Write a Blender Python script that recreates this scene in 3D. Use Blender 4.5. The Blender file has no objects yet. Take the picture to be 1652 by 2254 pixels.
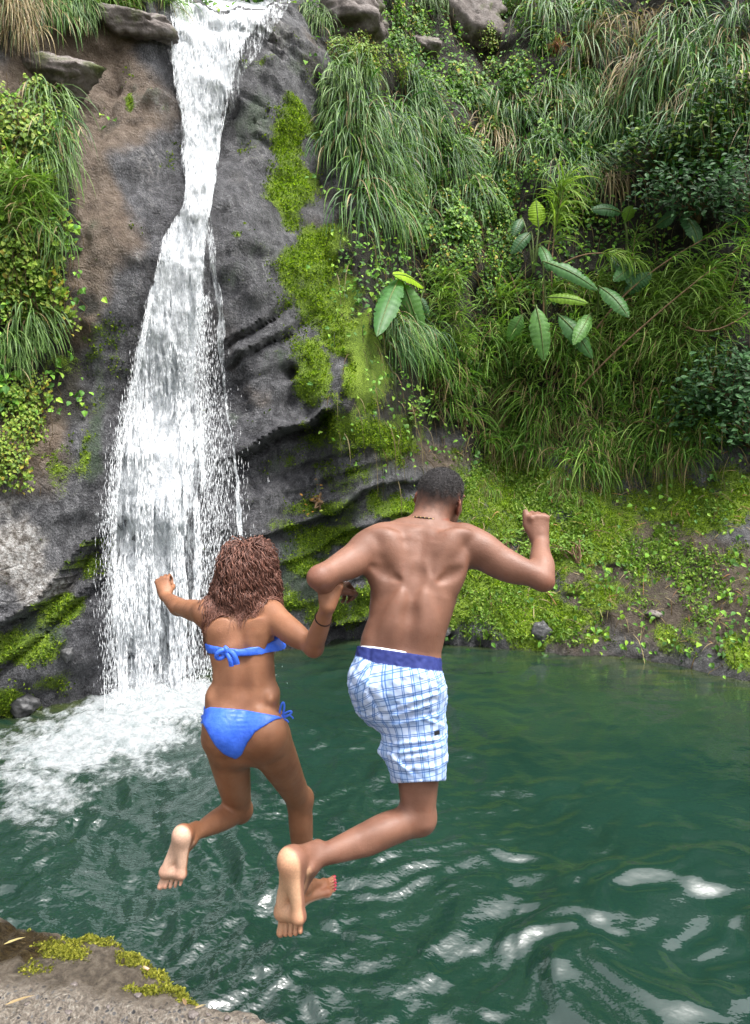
import bpy, math, random
import numpy as np
from mathutils import Vector, Matrix

# ---------------------------------------------------------------- camera, sky, sun, exposure
sc = bpy.context.scene
CAM_H, PITCH, F = 2.8, math.radians(4.83), 1503.0     # F, CU, CV are in the 1652 x 2254 frame used for measuring
CU, CV = 826.0, 1127.0
cam = bpy.data.cameras.new('camera'); camo = bpy.data.objects.new('camera', cam)
sc.collection.objects.link(camo); sc.camera = camo
cam.sensor_fit = 'VERTICAL'; cam.sensor_height = 36.0; cam.lens = 24.0
cam.clip_start = 0.05; cam.clip_end = 500
camo.location = (0, 0, CAM_H); camo.rotation_euler = (math.pi/2 - PITCH, 0, 0)

SUN_ELEV, SUN_AZ = math.radians(68), math.radians(118)     # azimuth clockwise from +Y
world = bpy.data.worlds.new('World'); sc.world = world; world.use_nodes = True
wn = world.node_tree; wn.nodes.clear()
sky = wn.nodes.new('ShaderNodeTexSky'); sky.sky_type = 'NISHITA'; sky.sun_disc = False
sky.sun_elevation = SUN_ELEV; sky.sun_rotation = SUN_AZ
sky.air_density = 1.0; sky.dust_density = 6.0; sky.ozone_density = 1.0
hsv = wn.nodes.new('ShaderNodeHueSaturation'); hsv.inputs['Saturation'].default_value = 0.22
bg = wn.nodes.new('ShaderNodeBackground'); bg.inputs['Strength'].default_value = 0.15
wo = wn.nodes.new('ShaderNodeOutputWorld')
wn.links.new(sky.outputs[0], hsv.inputs['Color']); wn.links.new(hsv.outputs[0], bg.inputs['Color'])
wn.links.new(bg.outputs[0], wo.inputs['Surface'])
sun = bpy.data.lights.new('sun', 'SUN'); sun.energy = 1.5; sun.angle = math.radians(18); sun.color = (1.0, 0.965, 0.91)
suno = bpy.data.objects.new('sun', sun); sc.collection.objects.link(suno)
sdir = Vector((math.sin(SUN_AZ)*math.cos(SUN_ELEV), math.cos(SUN_AZ)*math.cos(SUN_ELEV), math.sin(SUN_ELEV)))
suno.rotation_euler = sdir.to_track_quat('Z', 'Y').to_euler()

sc.view_settings.view_transform = 'Standard'; sc.view_settings.look = 'None'
sc.view_settings.gamma = 1.0; sc.view_settings.use_curve_mapping = False
sc.view_settings.exposure = 1.35
sc.cycles.use_denoising = True
sc.cycles.max_bounces = 8; sc.cycles.transparent_max_bounces = 24
sc.cycles.caustics_reflective = False; sc.cycles.caustics_refractive = False
sc.cycles.sample_clamp_indirect = 6.0

# ---------------------------------------------------------------- helpers
RNG = np.random.default_rng(7)
random.seed(7)
CP, SP = math.cos(PITCH), math.sin(PITCH)

def P(u, v, d):
    """point at camera-forward depth d seen at (u, v) of the measuring frame"""
    u = np.asarray(u, float); v = np.asarray(v, float); d = np.asarray(d, float)
    x = (u-CU)/F*d; up = (CV-v)/F*d
    return np.stack(np.broadcast_arrays(x, d*CP + up*SP, CAM_H - d*SP + up*CP), -1)

def proj(p):
    p = np.asarray(p, float); x, y, z = p[..., 0], p[..., 1], p[..., 2]-CAM_H
    d = y*CP - z*SP; up = y*SP + z*CP
    d = np.maximum(d, 0.05)
    return CU + F*x/d, CV - F*up/d, d

def on_plane_z(u, v, z0=0.0):
    p1 = P(u, v, 1.0); dirv = p1 - np.array([0, 0, CAM_H])
    t = (z0-CAM_H)/dirv[..., 2]
    return np.array([0, 0, CAM_H]) + dirv*t[..., None]

def _hash(ix, iy, iz, seed):
    h = (ix.astype(np.uint32)*np.uint32(374761393) + iy.astype(np.uint32)*np.uint32(668265263)
         + iz.astype(np.uint32)*np.uint32(2147483647) + np.uint32(seed*144665+12345))
    h = (h ^ (h >> np.uint32(13)))*np.uint32(1274126177)
    h = (h ^ (h >> np.uint32(16)))*np.uint32(2246822519)
    h = h ^ (h >> np.uint32(15))
    return (h & np.uint32(0xffffff)).astype(np.float32)/np.float32(0xffffff)*2-1

def vnoise(x, y, z, seed=0):
    x, y, z = np.broadcast_arrays(*(np.asarray(a, np.float32) for a in (x, y, z)))
    fx, fy, fz = np.floor(x), np.floor(y), np.floor(z)
    ix, iy, iz = fx.astype(np.int64), fy.astype(np.int64), fz.astype(np.int64)
    tx, ty, tz = x-fx, y-fy, z-fz
    tx = tx*tx*tx*(tx*(tx*6-15)+10); ty = ty*ty*ty*(ty*(ty*6-15)+10); tz = tz*tz*tz*(tz*(tz*6-15)+10)
    r = 0
    for a in (0, 1):
        wx = tx if a else 1-tx
        for b in (0, 1):
            wy = ty if b else 1-ty
            for c in (0, 1):
                wz = tz if c else 1-tz
                r = r + wx*wy*wz*_hash(ix+a, iy+b, iz+c, seed)
    return r

def fbm(x, y, z=0.0, octv=4, seed=0, gain=0.5, lac=2.03):
    r = 0; a = 1.0; n = 0
    for o in range(octv):
        r = r + a*vnoise(np.asarray(x)*lac**o+o*17.3, np.asarray(y)*lac**o+o*5.1, np.asarray(z)*lac**o+o*9.7, seed+o)
        n += a*a; a *= gain
    return 1.5*r/math.sqrt(n)

def ridged(x, y, z=0.0, octv=4, seed=0, gain=0.5):
    r = 0; a = 1.0; n = 0
    for o in range(octv):
        k = 2.07**o
        r = r + a*(1-np.abs(vnoise(np.asarray(x)*k+o*7.7, np.asarray(y)*k+o*3.3, np.asarray(z)*k, seed+o))*2)
        n += a; a *= gain
    return r/n

def sstep(a, b, x):
    t = np.clip((np.asarray(x, float)-a)/(b-a), 0, 1); return t*t*(3-2*t)

def nrm(v):
    v = np.asarray(v, float); return v/np.maximum(np.linalg.norm(v, axis=-1, keepdims=True), 1e-9)

COL = sc.collection
def mesh_np(name, V, Fc, mat=None, smooth=True, attrs=None, colors=None):
    """V (n,3); Fc (m,k) array of equal-size faces, or a list of such arrays"""
    fl = Fc if isinstance(Fc, list) else [Fc]
    fl = [np.asarray(f, np.int32) for f in fl if len(f)]
    me = bpy.data.meshes.new(name)
    me.vertices.add(len(V)); me.vertices.foreach_set('co', np.asarray(V, np.float32).ravel())
    nl = sum(f.size for f in fl); nf = sum(len(f) for f in fl)
    me.loops.add(nl); me.polygons.add(nf)
    me.loops.foreach_set('vertex_index', np.concatenate([f.ravel() for f in fl]))
    tot = np.concatenate([np.full(len(f), f.shape[1], np.int32) for f in fl])
    st = np.concatenate([[0], np.cumsum(tot)[:-1]]).astype(np.int32)
    me.polygons.foreach_set('loop_start', st); me.polygons.foreach_set('loop_total', tot)
    me.polygons.foreach_set('use_smooth', np.full(nf, bool(smooth)))
    me.update(calc_edges=True); me.validate()
    if attrs:
        for k, a in attrs.items():
            at = me.attributes.new(k, 'FLOAT', 'POINT'); at.data.foreach_set('value', np.asarray(a, np.float32).ravel())
    if colors is not None:
        at = me.color_attributes.new('Col', 'FLOAT_COLOR', 'POINT')
        c = np.ones((len(V), 4), np.float32); c[:, :3] = colors
        at.data.foreach_set('color', c.ravel())
    if mat is not None: me.materials.append(mat)
    return me

def ob(name, me, parent=None, label=None, cat=None, group=None, kind=None, loc=None):
    o = bpy.data.objects.new(name, me); COL.objects.link(o)
    if parent is not None: o.parent = parent
    if loc is not None: o.location = loc
    if label: o['label'] = label
    if cat: o['category'] = cat
    if group: o['group'] = group
    if kind: o['kind'] = kind
    return o

def grid_faces(nr, nc):
    i = np.arange((nr-1)*(nc-1)); r = i//(nc-1); c = i % (nc-1); a = r*nc+c
    return np.stack([a, a+1, a+nc+1, a+nc], 1)

class MB:
    """collects pieces (verts, faces, colours) into one mesh"""
    def __init__(s): s.V = []; s.F = {}; s.C = []; s.n = 0
    def add(s, V, Fc, C=None):
        V = np.asarray(V, float).reshape(-1, 3); Fc = np.asarray(Fc, int)
        s.V.append(V); s.F.setdefault(Fc.shape[1], []).append(Fc+s.n)
        if C is None: C = np.ones((len(V), 3))
        s.C.append(np.broadcast_to(np.asarray(C, float), (len(V), 3))); s.n += len(V)
    def mesh(s, name, mat=None, smooth=True):
        return mesh_np(name, np.concatenate(s.V), [np.concatenate(f) for f in s.F.values()], mat, smooth, colors=np.concatenate(s.C))

def blades(p0, d0, L, w, droop, K=6, side=None, col0=None, col1=None, rng=RNG, fold=0.0, prof=None):
    """N curved leaves as ribbons. p0,d0 (N,3); L,w,droop (N,). returns V,F(quads),C"""
    N = len(p0); p = np.array(p0, float); d = nrm(d0); L = np.broadcast_to(L, (N,)); w = np.broadcast_to(w, (N,)); droop = np.broadcast_to(droop, (N,))
    if side is None: side = rng.normal(size=(N, 3))
    rows = []; ts = np.linspace(0, 1, K+1)
    for i, t in enumerate(ts):
        s = nrm(np.cross(d, side)); s = np.where(np.linalg.norm(s, axis=1, keepdims=True) < .1, np.array([1, 0, 0]), s)
        ww = (w*(prof(t) if prof else min(1, 0.55+2.2*t)*max(0.04, (1-t**2.2))))[:, None]
        nn = np.cross(s, d)
        if fold: rows.append(np.stack([p-s*ww/2+nn*ww*fold, p, p+s*ww/2+nn*ww*fold], 1))
        else: rows.append(np.stack([p-s*ww/2, p+s*ww/2], 1))
        if i < K:
            ds = (L/K)[:, None]
            d = nrm(d + np.array([0, 0, -1])*(droop/K)[:, None])
            p = p + d*ds
    A = np.stack(rows, 1); M = A.shape[2]                    # N,K+1,M,3
    V = A.reshape(-1, 3)
    fs = []
    base = (np.arange(N)*(K+1)*M)[:, None]
    for i in range(K):
        for m in range(M-1):
            a = base + i*M+m
            fs.append(np.concatenate([a, a+1, a+M+1, a+M], 1))
    Fc = np.concatenate(fs)
    C = None
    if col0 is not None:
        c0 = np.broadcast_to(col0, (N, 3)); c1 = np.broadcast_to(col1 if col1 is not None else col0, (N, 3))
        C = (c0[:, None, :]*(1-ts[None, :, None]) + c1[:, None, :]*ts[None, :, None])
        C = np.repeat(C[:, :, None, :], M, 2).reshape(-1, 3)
    return V, Fc, C

def leaves(c, ax, nn, L, W, col, fold=0.18):
    """N pointed oval leaves, 7 verts, 6 tris. c base point, ax long axis, nn normal"""
    N = len(c); ax = nrm(ax); s = nrm(np.cross(ax, nn)); n2 = np.cross(s, ax)
    L = np.broadcast_to(L, (N,))[:, None]; W = np.broadcast_to(W, (N,))[:, None]
    pts = [(0, 0, 0), (.28, -.5, fold), (.66, -.38, fold), (1, 0, -.1), (.66, .38, fold), (.28, .5, fold), (.45, 0, 0)]
    V = np.stack([c + ax*L*a + s*W*b + n2*W*h for a, b, h in pts], 1).reshape(-1, 3)
    b = (np.arange(N)*7)[:, None]
    T = np.concatenate([np.concatenate([b+i, b+j, b+6], 1) for i, j in ((0, 1), (1, 2), (2, 3), (3, 4), (4, 5), (5, 0))])
    return V, T, np.repeat(np.broadcast_to(col, (N, 3)), 7, 0)

def tube(path, rad, n=6, cap=True):
    path = np.asarray(path, float); m = len(path); rad = np.broadcast_to(rad, (m,))
    t = nrm(np.gradient(path, axis=0)); ref = np.array([0.31, 0.22, 0.92])
    if abs(np.dot(t[0], ref)) > .95: ref = np.array([1, 0, 0.1])
    s = nrm(np.cross(t, ref)); b = np.cross(t, s)
    a = np.linspace(0, 2*math.pi, n, endpoint=False)
    V = (path[:, None, :] + rad[:, None, None]*(np.cos(a)[None, :, None]*s[:, None, :] + np.sin(a)[None, :, None]*b[:, None, :])).reshape(-1, 3)
    i = np.arange((m-1)*n); r = i//n; c = i % n
    Fq = np.stack([r*n+c, r*n+(c+1) % n, (r+1)*n+(c+1) % n, (r+1)*n+c], 1)
    return V, Fq

# ---------------------------------------------------------------- material helpers
class NT:
    def __init__(s, name):
        s.m = bpy.data.materials.new(name); s.m.use_nodes = True; s.t = s.m.node_tree; s.t.nodes.clear()
        s.out = s.n('ShaderNodeOutputMaterial')
    def n(s, typ, **kw):
        nd = s.t.nodes.new(typ)
        for k, v in kw.items(): setattr(nd, k, v)
        return nd
    def l(s, a, b): s.t.links.new(a, b)
    def inp(s, nd, key, val):
        sock = nd.inputs[key]
        if hasattr(val, 'is_output') or isinstance(val, bpy.types.NodeSocket): s.l(val, sock)
        else: sock.default_value = val
        return nd
    def attr(s, name, out='Fac'): return s.n('ShaderNodeAttribute', attribute_name=name).outputs[out]
    def coord(s, out='Object'): return s.n('ShaderNodeTexCoord').outputs[out]
    def mapping(s, vec, scale=(1, 1, 1), rot=(0, 0, 0)):
        nd = s.n('ShaderNodeMapping'); s.l(vec, nd.inputs['Vector']); nd.inputs['Scale'].default_value = scale; nd.inputs['Rotation'].default_value = rot
        return nd.outputs[0]
    def noise(s, vec, scale, detail=4, rough=.55, dist=0.0, out='Fac'):
        nd = s.n('ShaderNodeTexNoise'); s.l(vec, nd.inputs['Vector'])
        nd.inputs['Scale'].default_value = scale; nd.inputs['Detail'].default_value = detail
        nd.inputs['Roughness'].default_value = rough; nd.inputs['Distortion'].default_value = dist
        return nd.outputs[out]
    def voro(s, vec, scale, feature='F1', out='Distance'):
        nd = s.n('ShaderNodeTexVoronoi', feature=feature); s.l(vec, nd.inputs['Vector']); nd.inputs['Scale'].default_value = scale
        return nd.outputs[out]
    def math(s, op, a, b=None, c=None, clamp=False):
        nd = s.n('ShaderNodeMath', operation=op); nd.use_clamp = clamp
        for i, x in enumerate((a, b, c)):
            if x is not None: s.inp(nd, i, x)
        return nd.outputs[0]
    def ramp(s, fac, stops):
        nd = s.n('ShaderNodeValToRGB'); s.l(fac, nd.inputs[0]); el = nd.color_ramp.elements
        while len(el) < len(stops): el.new(0.5)
        for e, (p, c) in zip(el, stops): e.position = p; e.color = (c[0], c[1], c[2], 1) if len(c) == 3 else c
        return nd.outputs[0]
    def mix(s, fac, a, b, blend='MIX'):
        nd = s.n('ShaderNodeMix', data_type='RGBA', blend_type=blend)
        s.inp(nd, 0, fac)
        for i, x in ((6, a), (7, b)):
            if isinstance(x, tuple): x = (x[0], x[1], x[2], 1)
            s.inp(nd, i, x)
        return nd.outputs[2]
    def smooth(s, x, a, b):
        nd = s.n('ShaderNodeMapRange', interpolation_type='SMOOTHSTEP')
        s.inp(nd, 0, x); nd.inputs[1].default_value = a; nd.inputs[2].default_value = b
        return nd.outputs[0]
    def bump(s, h, strength=.5, dist=.02, normal=None):
        nd = s.n('ShaderNodeBump'); s.l(h, nd.inputs['Height']); nd.inputs['Strength'].default_value = strength; nd.inputs['Distance'].default_value = dist
        if normal is not None: s.l(normal, nd.inputs['Normal'])
        return nd.outputs[0]
    def pbsdf(s, color, rough=.6, spec=.5, normal=None, **kw):
        nd = s.n('ShaderNodeBsdfPrincipled')
        if isinstance(color, tuple): color = (color[0], color[1], color[2], 1)
        s.inp(nd, 'Base Color', color); s.inp(nd, 'Roughness', rough); s.inp(nd, 'Specular IOR Level', spec)
        if normal is not None: s.l(normal, nd.inputs['Normal'])
        for k, v in kw.items(): s.inp(nd, k, v)
        return nd.outputs[0]
    def done(s, sh): s.l(sh, s.out.inputs['Surface']); return s.m

def simple_mat(name, color, rough=.6, spec=.4, var=.25, scale=30.0, bump=.2, bscale=None):
    t = NT(name); co = t.coord()
    n = t.noise(co, scale, 5)
    a = tuple(c*(1-var) for c in color); b = tuple(min(1, c*(1+var)) for c in color)
    c = t.ramp(n, [(.3, a), (.7, b)])
    nr = t.bump(t.noise(co, bscale or scale*3, 4), bump, .01) if bump else None
    return t.done(t.pbsdf(c, rough, spec, nr))

def leaf_mat(name, rough=.42, spec=.45, trans=.35, tint=(1, 1, 1)):
    """colour comes from the mesh colour attribute, with a little mottling"""
    t = NT(name); col = t.n('ShaderNodeVertexColor', layer_name='Col').outputs[0]
    n = t.noise(t.coord(), 9.0, 3)
    c = t.mix(1.0, col, t.ramp(n, [(.25, (.72*tint[0], .74*tint[1], .7*tint[2])), (.75, (1.2*tint[0], 1.18*tint[1], 1.05*tint[2]))]), 'MULTIPLY')
    p = t.pbsdf(c, rough, spec)
    tr = t.n('ShaderNodeBsdfTranslucent'); t.l(t.mix(1.0, c, (1.3, 1.5, .6), 'MULTIPLY'), tr.inputs[0])
    mx = t.n('ShaderNodeMixShader'); mx.inputs[0].default_value = trans; t.l(p, mx.inputs[1]); t.l(tr.outputs[0], mx.inputs[2])
    return t.done(mx.outputs[0])
# ---------------------------------------------------------------- cliff round the pool (a wall y = f(x, z) in metres)
_wl = [(-700, 1760), (-300, 1665), (0, 1590), (120, 1568), (260, 1535), (400, 1500), (560, 1450), (700, 1404), (830, 1397), (1000, 1410),
       (1200, 1425), (1350, 1455), (1500, 1476), (1652, 1497), (1900, 1545), (2400, 1620)]
_w3 = on_plane_z(np.array([a for a, b in _wl], float), np.array([b for a, b in _wl], float))
WLX, WLY = _w3[:, 0], _w3[:, 1]
PROF = {
 -9.0: [(0, 0), (4, .5), (8, 1.5), (14, 5)],
 -4.6: [(0, 0), (1, -.15), (3, .1), (5, .5), (7, 1.2), (9, 2.2), (10, 3.5), (14, 9)],
 -3.6: [(0, 0), (1, -.15), (3, .35), (5, .9), (7, 1.5), (9, 2.4), (9.5, 3.2), (10, 5.5), (14, 14)],
 -2.6: [(0, .35), (2, .1), (4, .3), (6, .8), (8, 1.5), (9, 2.0), (9.35, 2.5), (9.5, 4), (9.8, 7), (14, 14)],
 -1.4: [(0, 0), (1, -.3), (3, -.5), (5, -.2), (7, .4), (9, 1.2), (10, 2.0), (11, 3.5), (14, 8)],
 -0.3: [(0, 0), (1, -.6), (2, -.9), (3.5, -.8), (5, -.3), (7, .5), (9, 1.3), (14, 4)],
  1.0: [(0, 0), (.5, -.1), (1.5, .3), (2.5, .9), (3.2, 1.4), (4.5, 1.6), (7, 2.2), (9, 2.9), (14, 5.5)],
  2.5: [(0, 0), (.5, .3), (1.5, 1.3), (2.5, 2.2), (3.5, 2.6), (6, 3.0), (9, 4), (14, 6.5)],
  4.5: [(0, 0), (.4, .5), (1.2, 1.7), (2.2, 2.8), (3.2, 3.4), (6, 4), (9, 5), (14, 7.5)],
  7.0: [(0, 0), (.4, .6), (1.2, 1.9), (2.2, 3.0), (3, 3.4), (6, 4), (9, 5), (14, 7)],
  13.: [(0, 0), (.4, .6), (1.2, 1.9), (2.2, 3.0), (3, 3.4), (6, 4), (9, 5), (14, 7)],
}
_px = np.array(sorted(PROF))
def base_y(x, z):
    cols = np.stack([np.interp(z, [a for a, b in PROF[k]], [b for a, b in PROF[k]]) for k in _px])
    i = np.clip(np.searchsorted(_px, x)-1, 0, len(_px)-2)
    t = np.clip((x-_px[i])/(_px[i+1]-_px[i]), 0, 1); t = t*t*(3-2*t)
    ii = np.arange(x.size).reshape(x.shape); cf = cols.reshape(len(_px), -1)
    b = cf[i.ravel(), ii.ravel()].reshape(x.shape)*(1-t) + cf[(i+1).ravel(), ii.ravel()].reshape(x.shape)*t
    return np.interp(x, WLX, WLY) + b

CX = np.arange(-9.2, 9.8, .04); CZ = np.arange(-1.6, 14.2, .04)
GX, GZ = np.meshgrid(CX, CZ)
YB = base_y(GX, GZ)
k_ = np.hanning(9); k_ /= k_.sum()
for _ in range(3):
    YB = np.apply_along_axis(lambda r: np.convolve(np.pad(r, 4, 'edge'), k_, 'valid'), 0, YB)
    YB = np.apply_along_axis(lambda r: np.convolve(np.pad(r, 4, 'edge'), k_, 'valid'), 1, YB)
GU, GV, GD = proj(np.stack([GX, YB, GZ], -1))

def blob(u, v, lst):
    m = 0
    for (a, b, ra, rb, s) in lst:
        m = np.maximum(m, s*np.exp(-(((u-a)/ra)**2 + ((v-b)/rb)**2)))
    return m
def vline(u, pts): return np.interp(u, [p[0] for p in pts], [p[1] for p in pts])
def urange(u, pts, soft=25):
    return sstep(pts[0][0]-soft, pts[0][0]+soft*.3, u)*(1-sstep(pts[-1][0]-soft*.3, pts[-1][0]+soft, u))

wob = fbm(GX*1.3, GZ*1.3, 0, 4, 3)*14
GVw = GV + wob
dy = .22*fbm(GX*.55, GZ*.55, 2.0, 4, 11) + .07*fbm(GX*2.1, GZ*1.7, 4.0, 4, 12)
fine = .030*ridged(GX*4.5, GZ*3.0, 1.0, 4, 14) + .010*fbm(GX*11, GZ*5, 0, 2, 15) + .012*fbm(GX*7, GZ*1.2, 0, 2, 16)
shp = ridged(GX*1.5+.2*GZ, GZ*1.9-GX*.8, 3, 3, 19, .6)
fine += .06*shp*(GU < 760)*sstep(-.2, .5, fbm(GX*.7, GZ*.7, 1, 2, 20))
fine += .045*(((GZ-.52*GX)*2.3+.35*fbm(GX*1.2, GZ*1.2, 0, 2, 23)) % 1)*sstep(470, 520, GU)*(1-sstep(700, 780, GU))*sstep(330, 450, GV)
crk = np.clip(ridged(GX*.9+.3*fbm(GX*2, GZ*2, 0, 2, 18), GZ*1.2-GX*.5, 2, 2, 17), 0, 1)**6
fine -= .10*crk
dy = dy - fine
# blocks at the lip of the falls and to its right
blk = sstep(260, 200, GVw)*sstep(300, 340, GU)*(1-sstep(700, 740, GU))
s1 = GZ*1.0 + GX*.55 + .5*fbm(GX*1.2, GZ*1.2, 0, 3, 21)
dy -= blk*(.16*np.abs(((s1*1.7) % 1)-.25) + .10*np.abs(((GX*1.5-GZ*.5+.6*fbm(GX, GZ, 3, 3, 22)) % 1)-.5))
# brown slope left of the falls: rough blocks
brn = blob(GU, GV, [(160, 200, 110, 130, 1), (260, 90, 90, 80, 1), (60, 180, 90, 60, 1)])
dy -= brn*.10*ridged(GX*1.6, GZ*1.6, 5, 4, 31)
# ledges: below the line the rock is cut back
LEDGES = [([(495, 738), (560, 700), (625, 658)], .22, 16), ([(500, 790), (545, 766), (660, 700)], .24, 18),
          ([(500, 1012), (535, 1003), (600, 975), (660, 943), (720, 915)], .62, 95),
          ([(540, 1078), (650, 1030), (780, 985), (860, 960)], .12, 22), ([(545, 1118), (650, 1075), (780, 1020), (900, 985)], .10, 20),
          ([(560, 1192), (674, 1146), (736, 1124), (801, 1084), (890, 1048), (960, 1035)], .42, 30),
          ([(590, 1262), (671, 1213), (790, 1155), (930, 1120)], .22, 28), ([(640, 1330), (760, 1280), (900, 1220)], .10, 24),
          ([(690, 1392), (760, 1372), (830, 1354), (980, 1385)], .40, 25),
          ([(-260, 1500), (0, 1372), (90, 1322), (165, 1242), (250, 1168)], .50, 55), ([(-260, 1590), (0, 1462), (130, 1352), (230, 1292), (262, 1268)], .28, 26),
          ([(1250, 1300), (1400, 1210), (1520, 1150)], .08, 30)]
for pts, dep, ln in LEDGES:
    s = GVw - vline(GU, pts)
    dy += urange(GU, pts)*dep*sstep(-3, 7, s)*np.exp(-np.maximum(s, 0)/ln)
    dy -= urange(GU, pts)*dep*.22*sstep(-22, -4, s)*(1-sstep(-3, 3, s))
# thin parallel beds under the overhang right of the falls
band = blob(GU, GV, [(640, 1080, 130, 90, 1), (760, 1180, 150, 110, .9), (700, 1290, 130, 80, .7)])
sb = (GVw + .46*GU)/23.0
dy -= band*.055*(np.abs((sb % 1)-.3)**.7)
dy += .34*np.exp(-(((GU-641)/15)**2+((GV-822)/15)**2)**1.5)             # the hole in the mossy rock
dy += .05*blob(GU, GV, [(756, 878, 9, 9, 1)])
# grooves running down the bank at the right
bank = sstep(1000, 1100, GU)*sstep(930, 1010, GV)
sg = GX*1.0 - GZ*.9
dy -= bank*.07*ridged(sg*1.1, GZ*.35, 1, 3, 41)
Y = YB + dy
SL = np.gradient(Y, .04, axis=1), np.gradient(Y, .04, axis=0)
GN = nrm(np.stack([SL[0], -np.ones_like(Y), SL[1]], -1))       # outward (towards the pool)

def fy(x, z):
    i = np.clip((x-CX[0])/.04, 0, len(CX)-1.001); j = np.clip((z-CZ[0])/.04, 0, len(CZ)-1.001)
    i0 = i.astype(int); j0 = j.astype(int); a = i-i0; b = j-j0
    return (Y[j0, i0]*(1-a)*(1-b)+Y[j0, i0+1]*a*(1-b)+Y[j0+1, i0]*(1-a)*b+Y[j0+1, i0+1]*a*b)
def hit(u, v, out=0.0):
    """where the sight line of (u, v) meets the cliff; out = metres in front of it"""
    u, v = np.broadcast_arrays(np.asarray(u, float), np.asarray(v, float))
    q = P(u, v, 1.0)-np.array([0, 0, CAM_H]); q = q/q[..., 1:2]
    y = np.full(u.shape, 5.0); done = np.zeros(u.shape, bool)
    for k in range(260):                                      # march, then the crossing is good to 4 cm
        f = fy(q[..., 0]*y, CAM_H+q[..., 2]*y)
        done |= y >= f; y = np.where(done, y, y+np.maximum(.04, .3*(f-y)))
    y = y-.02
    p = np.array([0, 0, CAM_H])+q*y[..., None]
    n = normal_at(p)
    return p + n*np.asarray(out)[..., None] if np.ndim(out) else p + n*out
def normal_at(p):
    i = np.clip(((p[..., 0]-CX[0])/.04).astype(int), 0, len(CX)-1); j = np.clip(((p[..., 2]-CZ[0])/.04).astype(int), 0, len(CZ)-1)
    return GN[j, i]

# colour zones of the rock, some with painted shade or glints mixed in
MOSSB = [(655, 270, 42, 75, .9), (640, 620, 55, 75, .75), (690, 800, 75, 80, .8), (632, 320, 40, 90, .7), (720, 660, 80, 70, .9), (645, 400, 50, 90, 1), (690, 545, 62, 85, 1), (640, 480, 40, 50, .8), (700, 640, 90, 45, .9), (770, 740, 95, 75, 1), (800, 830, 75, 75, 1), (700, 860, 70, 60, .75),
         (740, 960, 110, 70, .8), (860, 955, 70, 55, 1), (780, 1030, 120, 50, .7), (700, 1110, 110, 28, .7), (640, 1160, 70, 20, .6), (880, 1110, 90, 50, .85), (740, 1180, 110, 28, .95), (660, 1240, 60, 30, .8), (760, 1330, 110, 55, .8), (640, 1320, 50, 50, .6), (850, 1230, 90, 60, .7),
         (1130, 1060, 130, 70, 1), (1030, 1110, 60, 50, .8), (1080, 1270, 110, 70, 1), (1180, 1350, 150, 55, 1), (1040, 1340, 70, 60, .9), (1330, 1290, 120, 60, .8), (1330, 1150, 140, 80, .9), (1500, 1120, 160, 110, .9), (1620, 1080, 120, 90, .9), (1500, 1390, 90, 50, .7), (1630, 1430, 60, 45, .9), (1430, 1230, 80, 40, .6), (1620, 1230, 70, 50, .6), (1300, 1400, 70, 25, .6), (1750, 1300, 120, 160, .7), (1800, 1050, 160, 140, .8), (1220, 1210, 110, 60, .8), (1330, 1190, 330, 190, .50), (1080, 1200, 120, 190, .62), (740, 1010, 150, 190, .42), (700, 700, 95, 220, .62), (655, 350, 70, 180, .62), (1650, 1320, 120, 160, .42),
         (40, 1440, 120, 40, .9), (130, 1350, 70, 40, .9), (190, 1270, 60, 40, .9), (220, 1220, 40, 30, .7), (90, 1500, 90, 45, .6), (20, 1550, 50, 50, 1), (130, 1490, 60, 30, .6), (-150, 1500, 160, 120, .9),
         (205, 800, 55, 90, .42), (170, 900, 70, 90, .42), (150, 1060, 80, 80, .38), (235, 700, 30, 70, .35), (120, 780, 60, 40, .5), (110, 1180, 60, 60, .3), (60, 1000, 60, 60, .4), (200, 970, 20, 90, .45),
         (345, 70, 9, 30, .6), (290, 240, 9, 28, .6), (535, 525, 12, 14, .75), (590, 150, 35, 14, .4), (640, 170, 25, 30, .45), (160, 950, 18, 90, .4), (560, 300, 60, 30, .2)]
ALGB = [(215, 960, 22, 170, .8), (200, 1120, 45, 70, .6), (560, 250, 60, 50, .6), (690, 750, 60, 60, .6), (620, 800, 60, 60, .6), (560, 850, 60, 50, .35), (820, 1040, 90, 45, .7), (860, 1000, 60, 40, .7), (700, 1290, 110, 110, .7), (650, 1220, 70, 70, .6), (540, 560, 40, 40, .3), (1550, 1250, 120, 80, .4), (80, 1440, 120, 80, .6), (620, 170, 60, 60, .45), (750, 1120, 150, 80, .5)]
mz = fbm(GX*2.2, GZ*2.2, 3, 5, 51)
mz2 = fbm(GX*6, GZ*6, 3, 3, 53)
moss = np.clip(blob(GU, GVw, MOSSB)*1.5 - .28 + .22*mz + .16*mz2, 0, 1)
alg = np.clip(blob(GU, GVw, ALGB) + .25*mz, 0, 1)
brown = np.clip(np.maximum(blob(GU, GV, [(130, 200, 150, 170, 1), (250, 250, 110, 180, 1), (215, 480, 85, 220, 1.05), (150, 680, 110, 130, .9), (60, 950, 110, 120, .7), (230, 90, 140, 60, .8), (960, 980, 80, 40, .4), (40, 1230, 50, 60, .7), (900, 620, 90, 60, .6), (1450, 1300, 260, 160, .8), (1620, 1380, 160, 100, .9), (960, 1000, 120, 50, .7)]), 0) + .25*fbm(GX*1.1, GZ*1.1, 8, 3, 52)*1.0, 0, 1)
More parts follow.
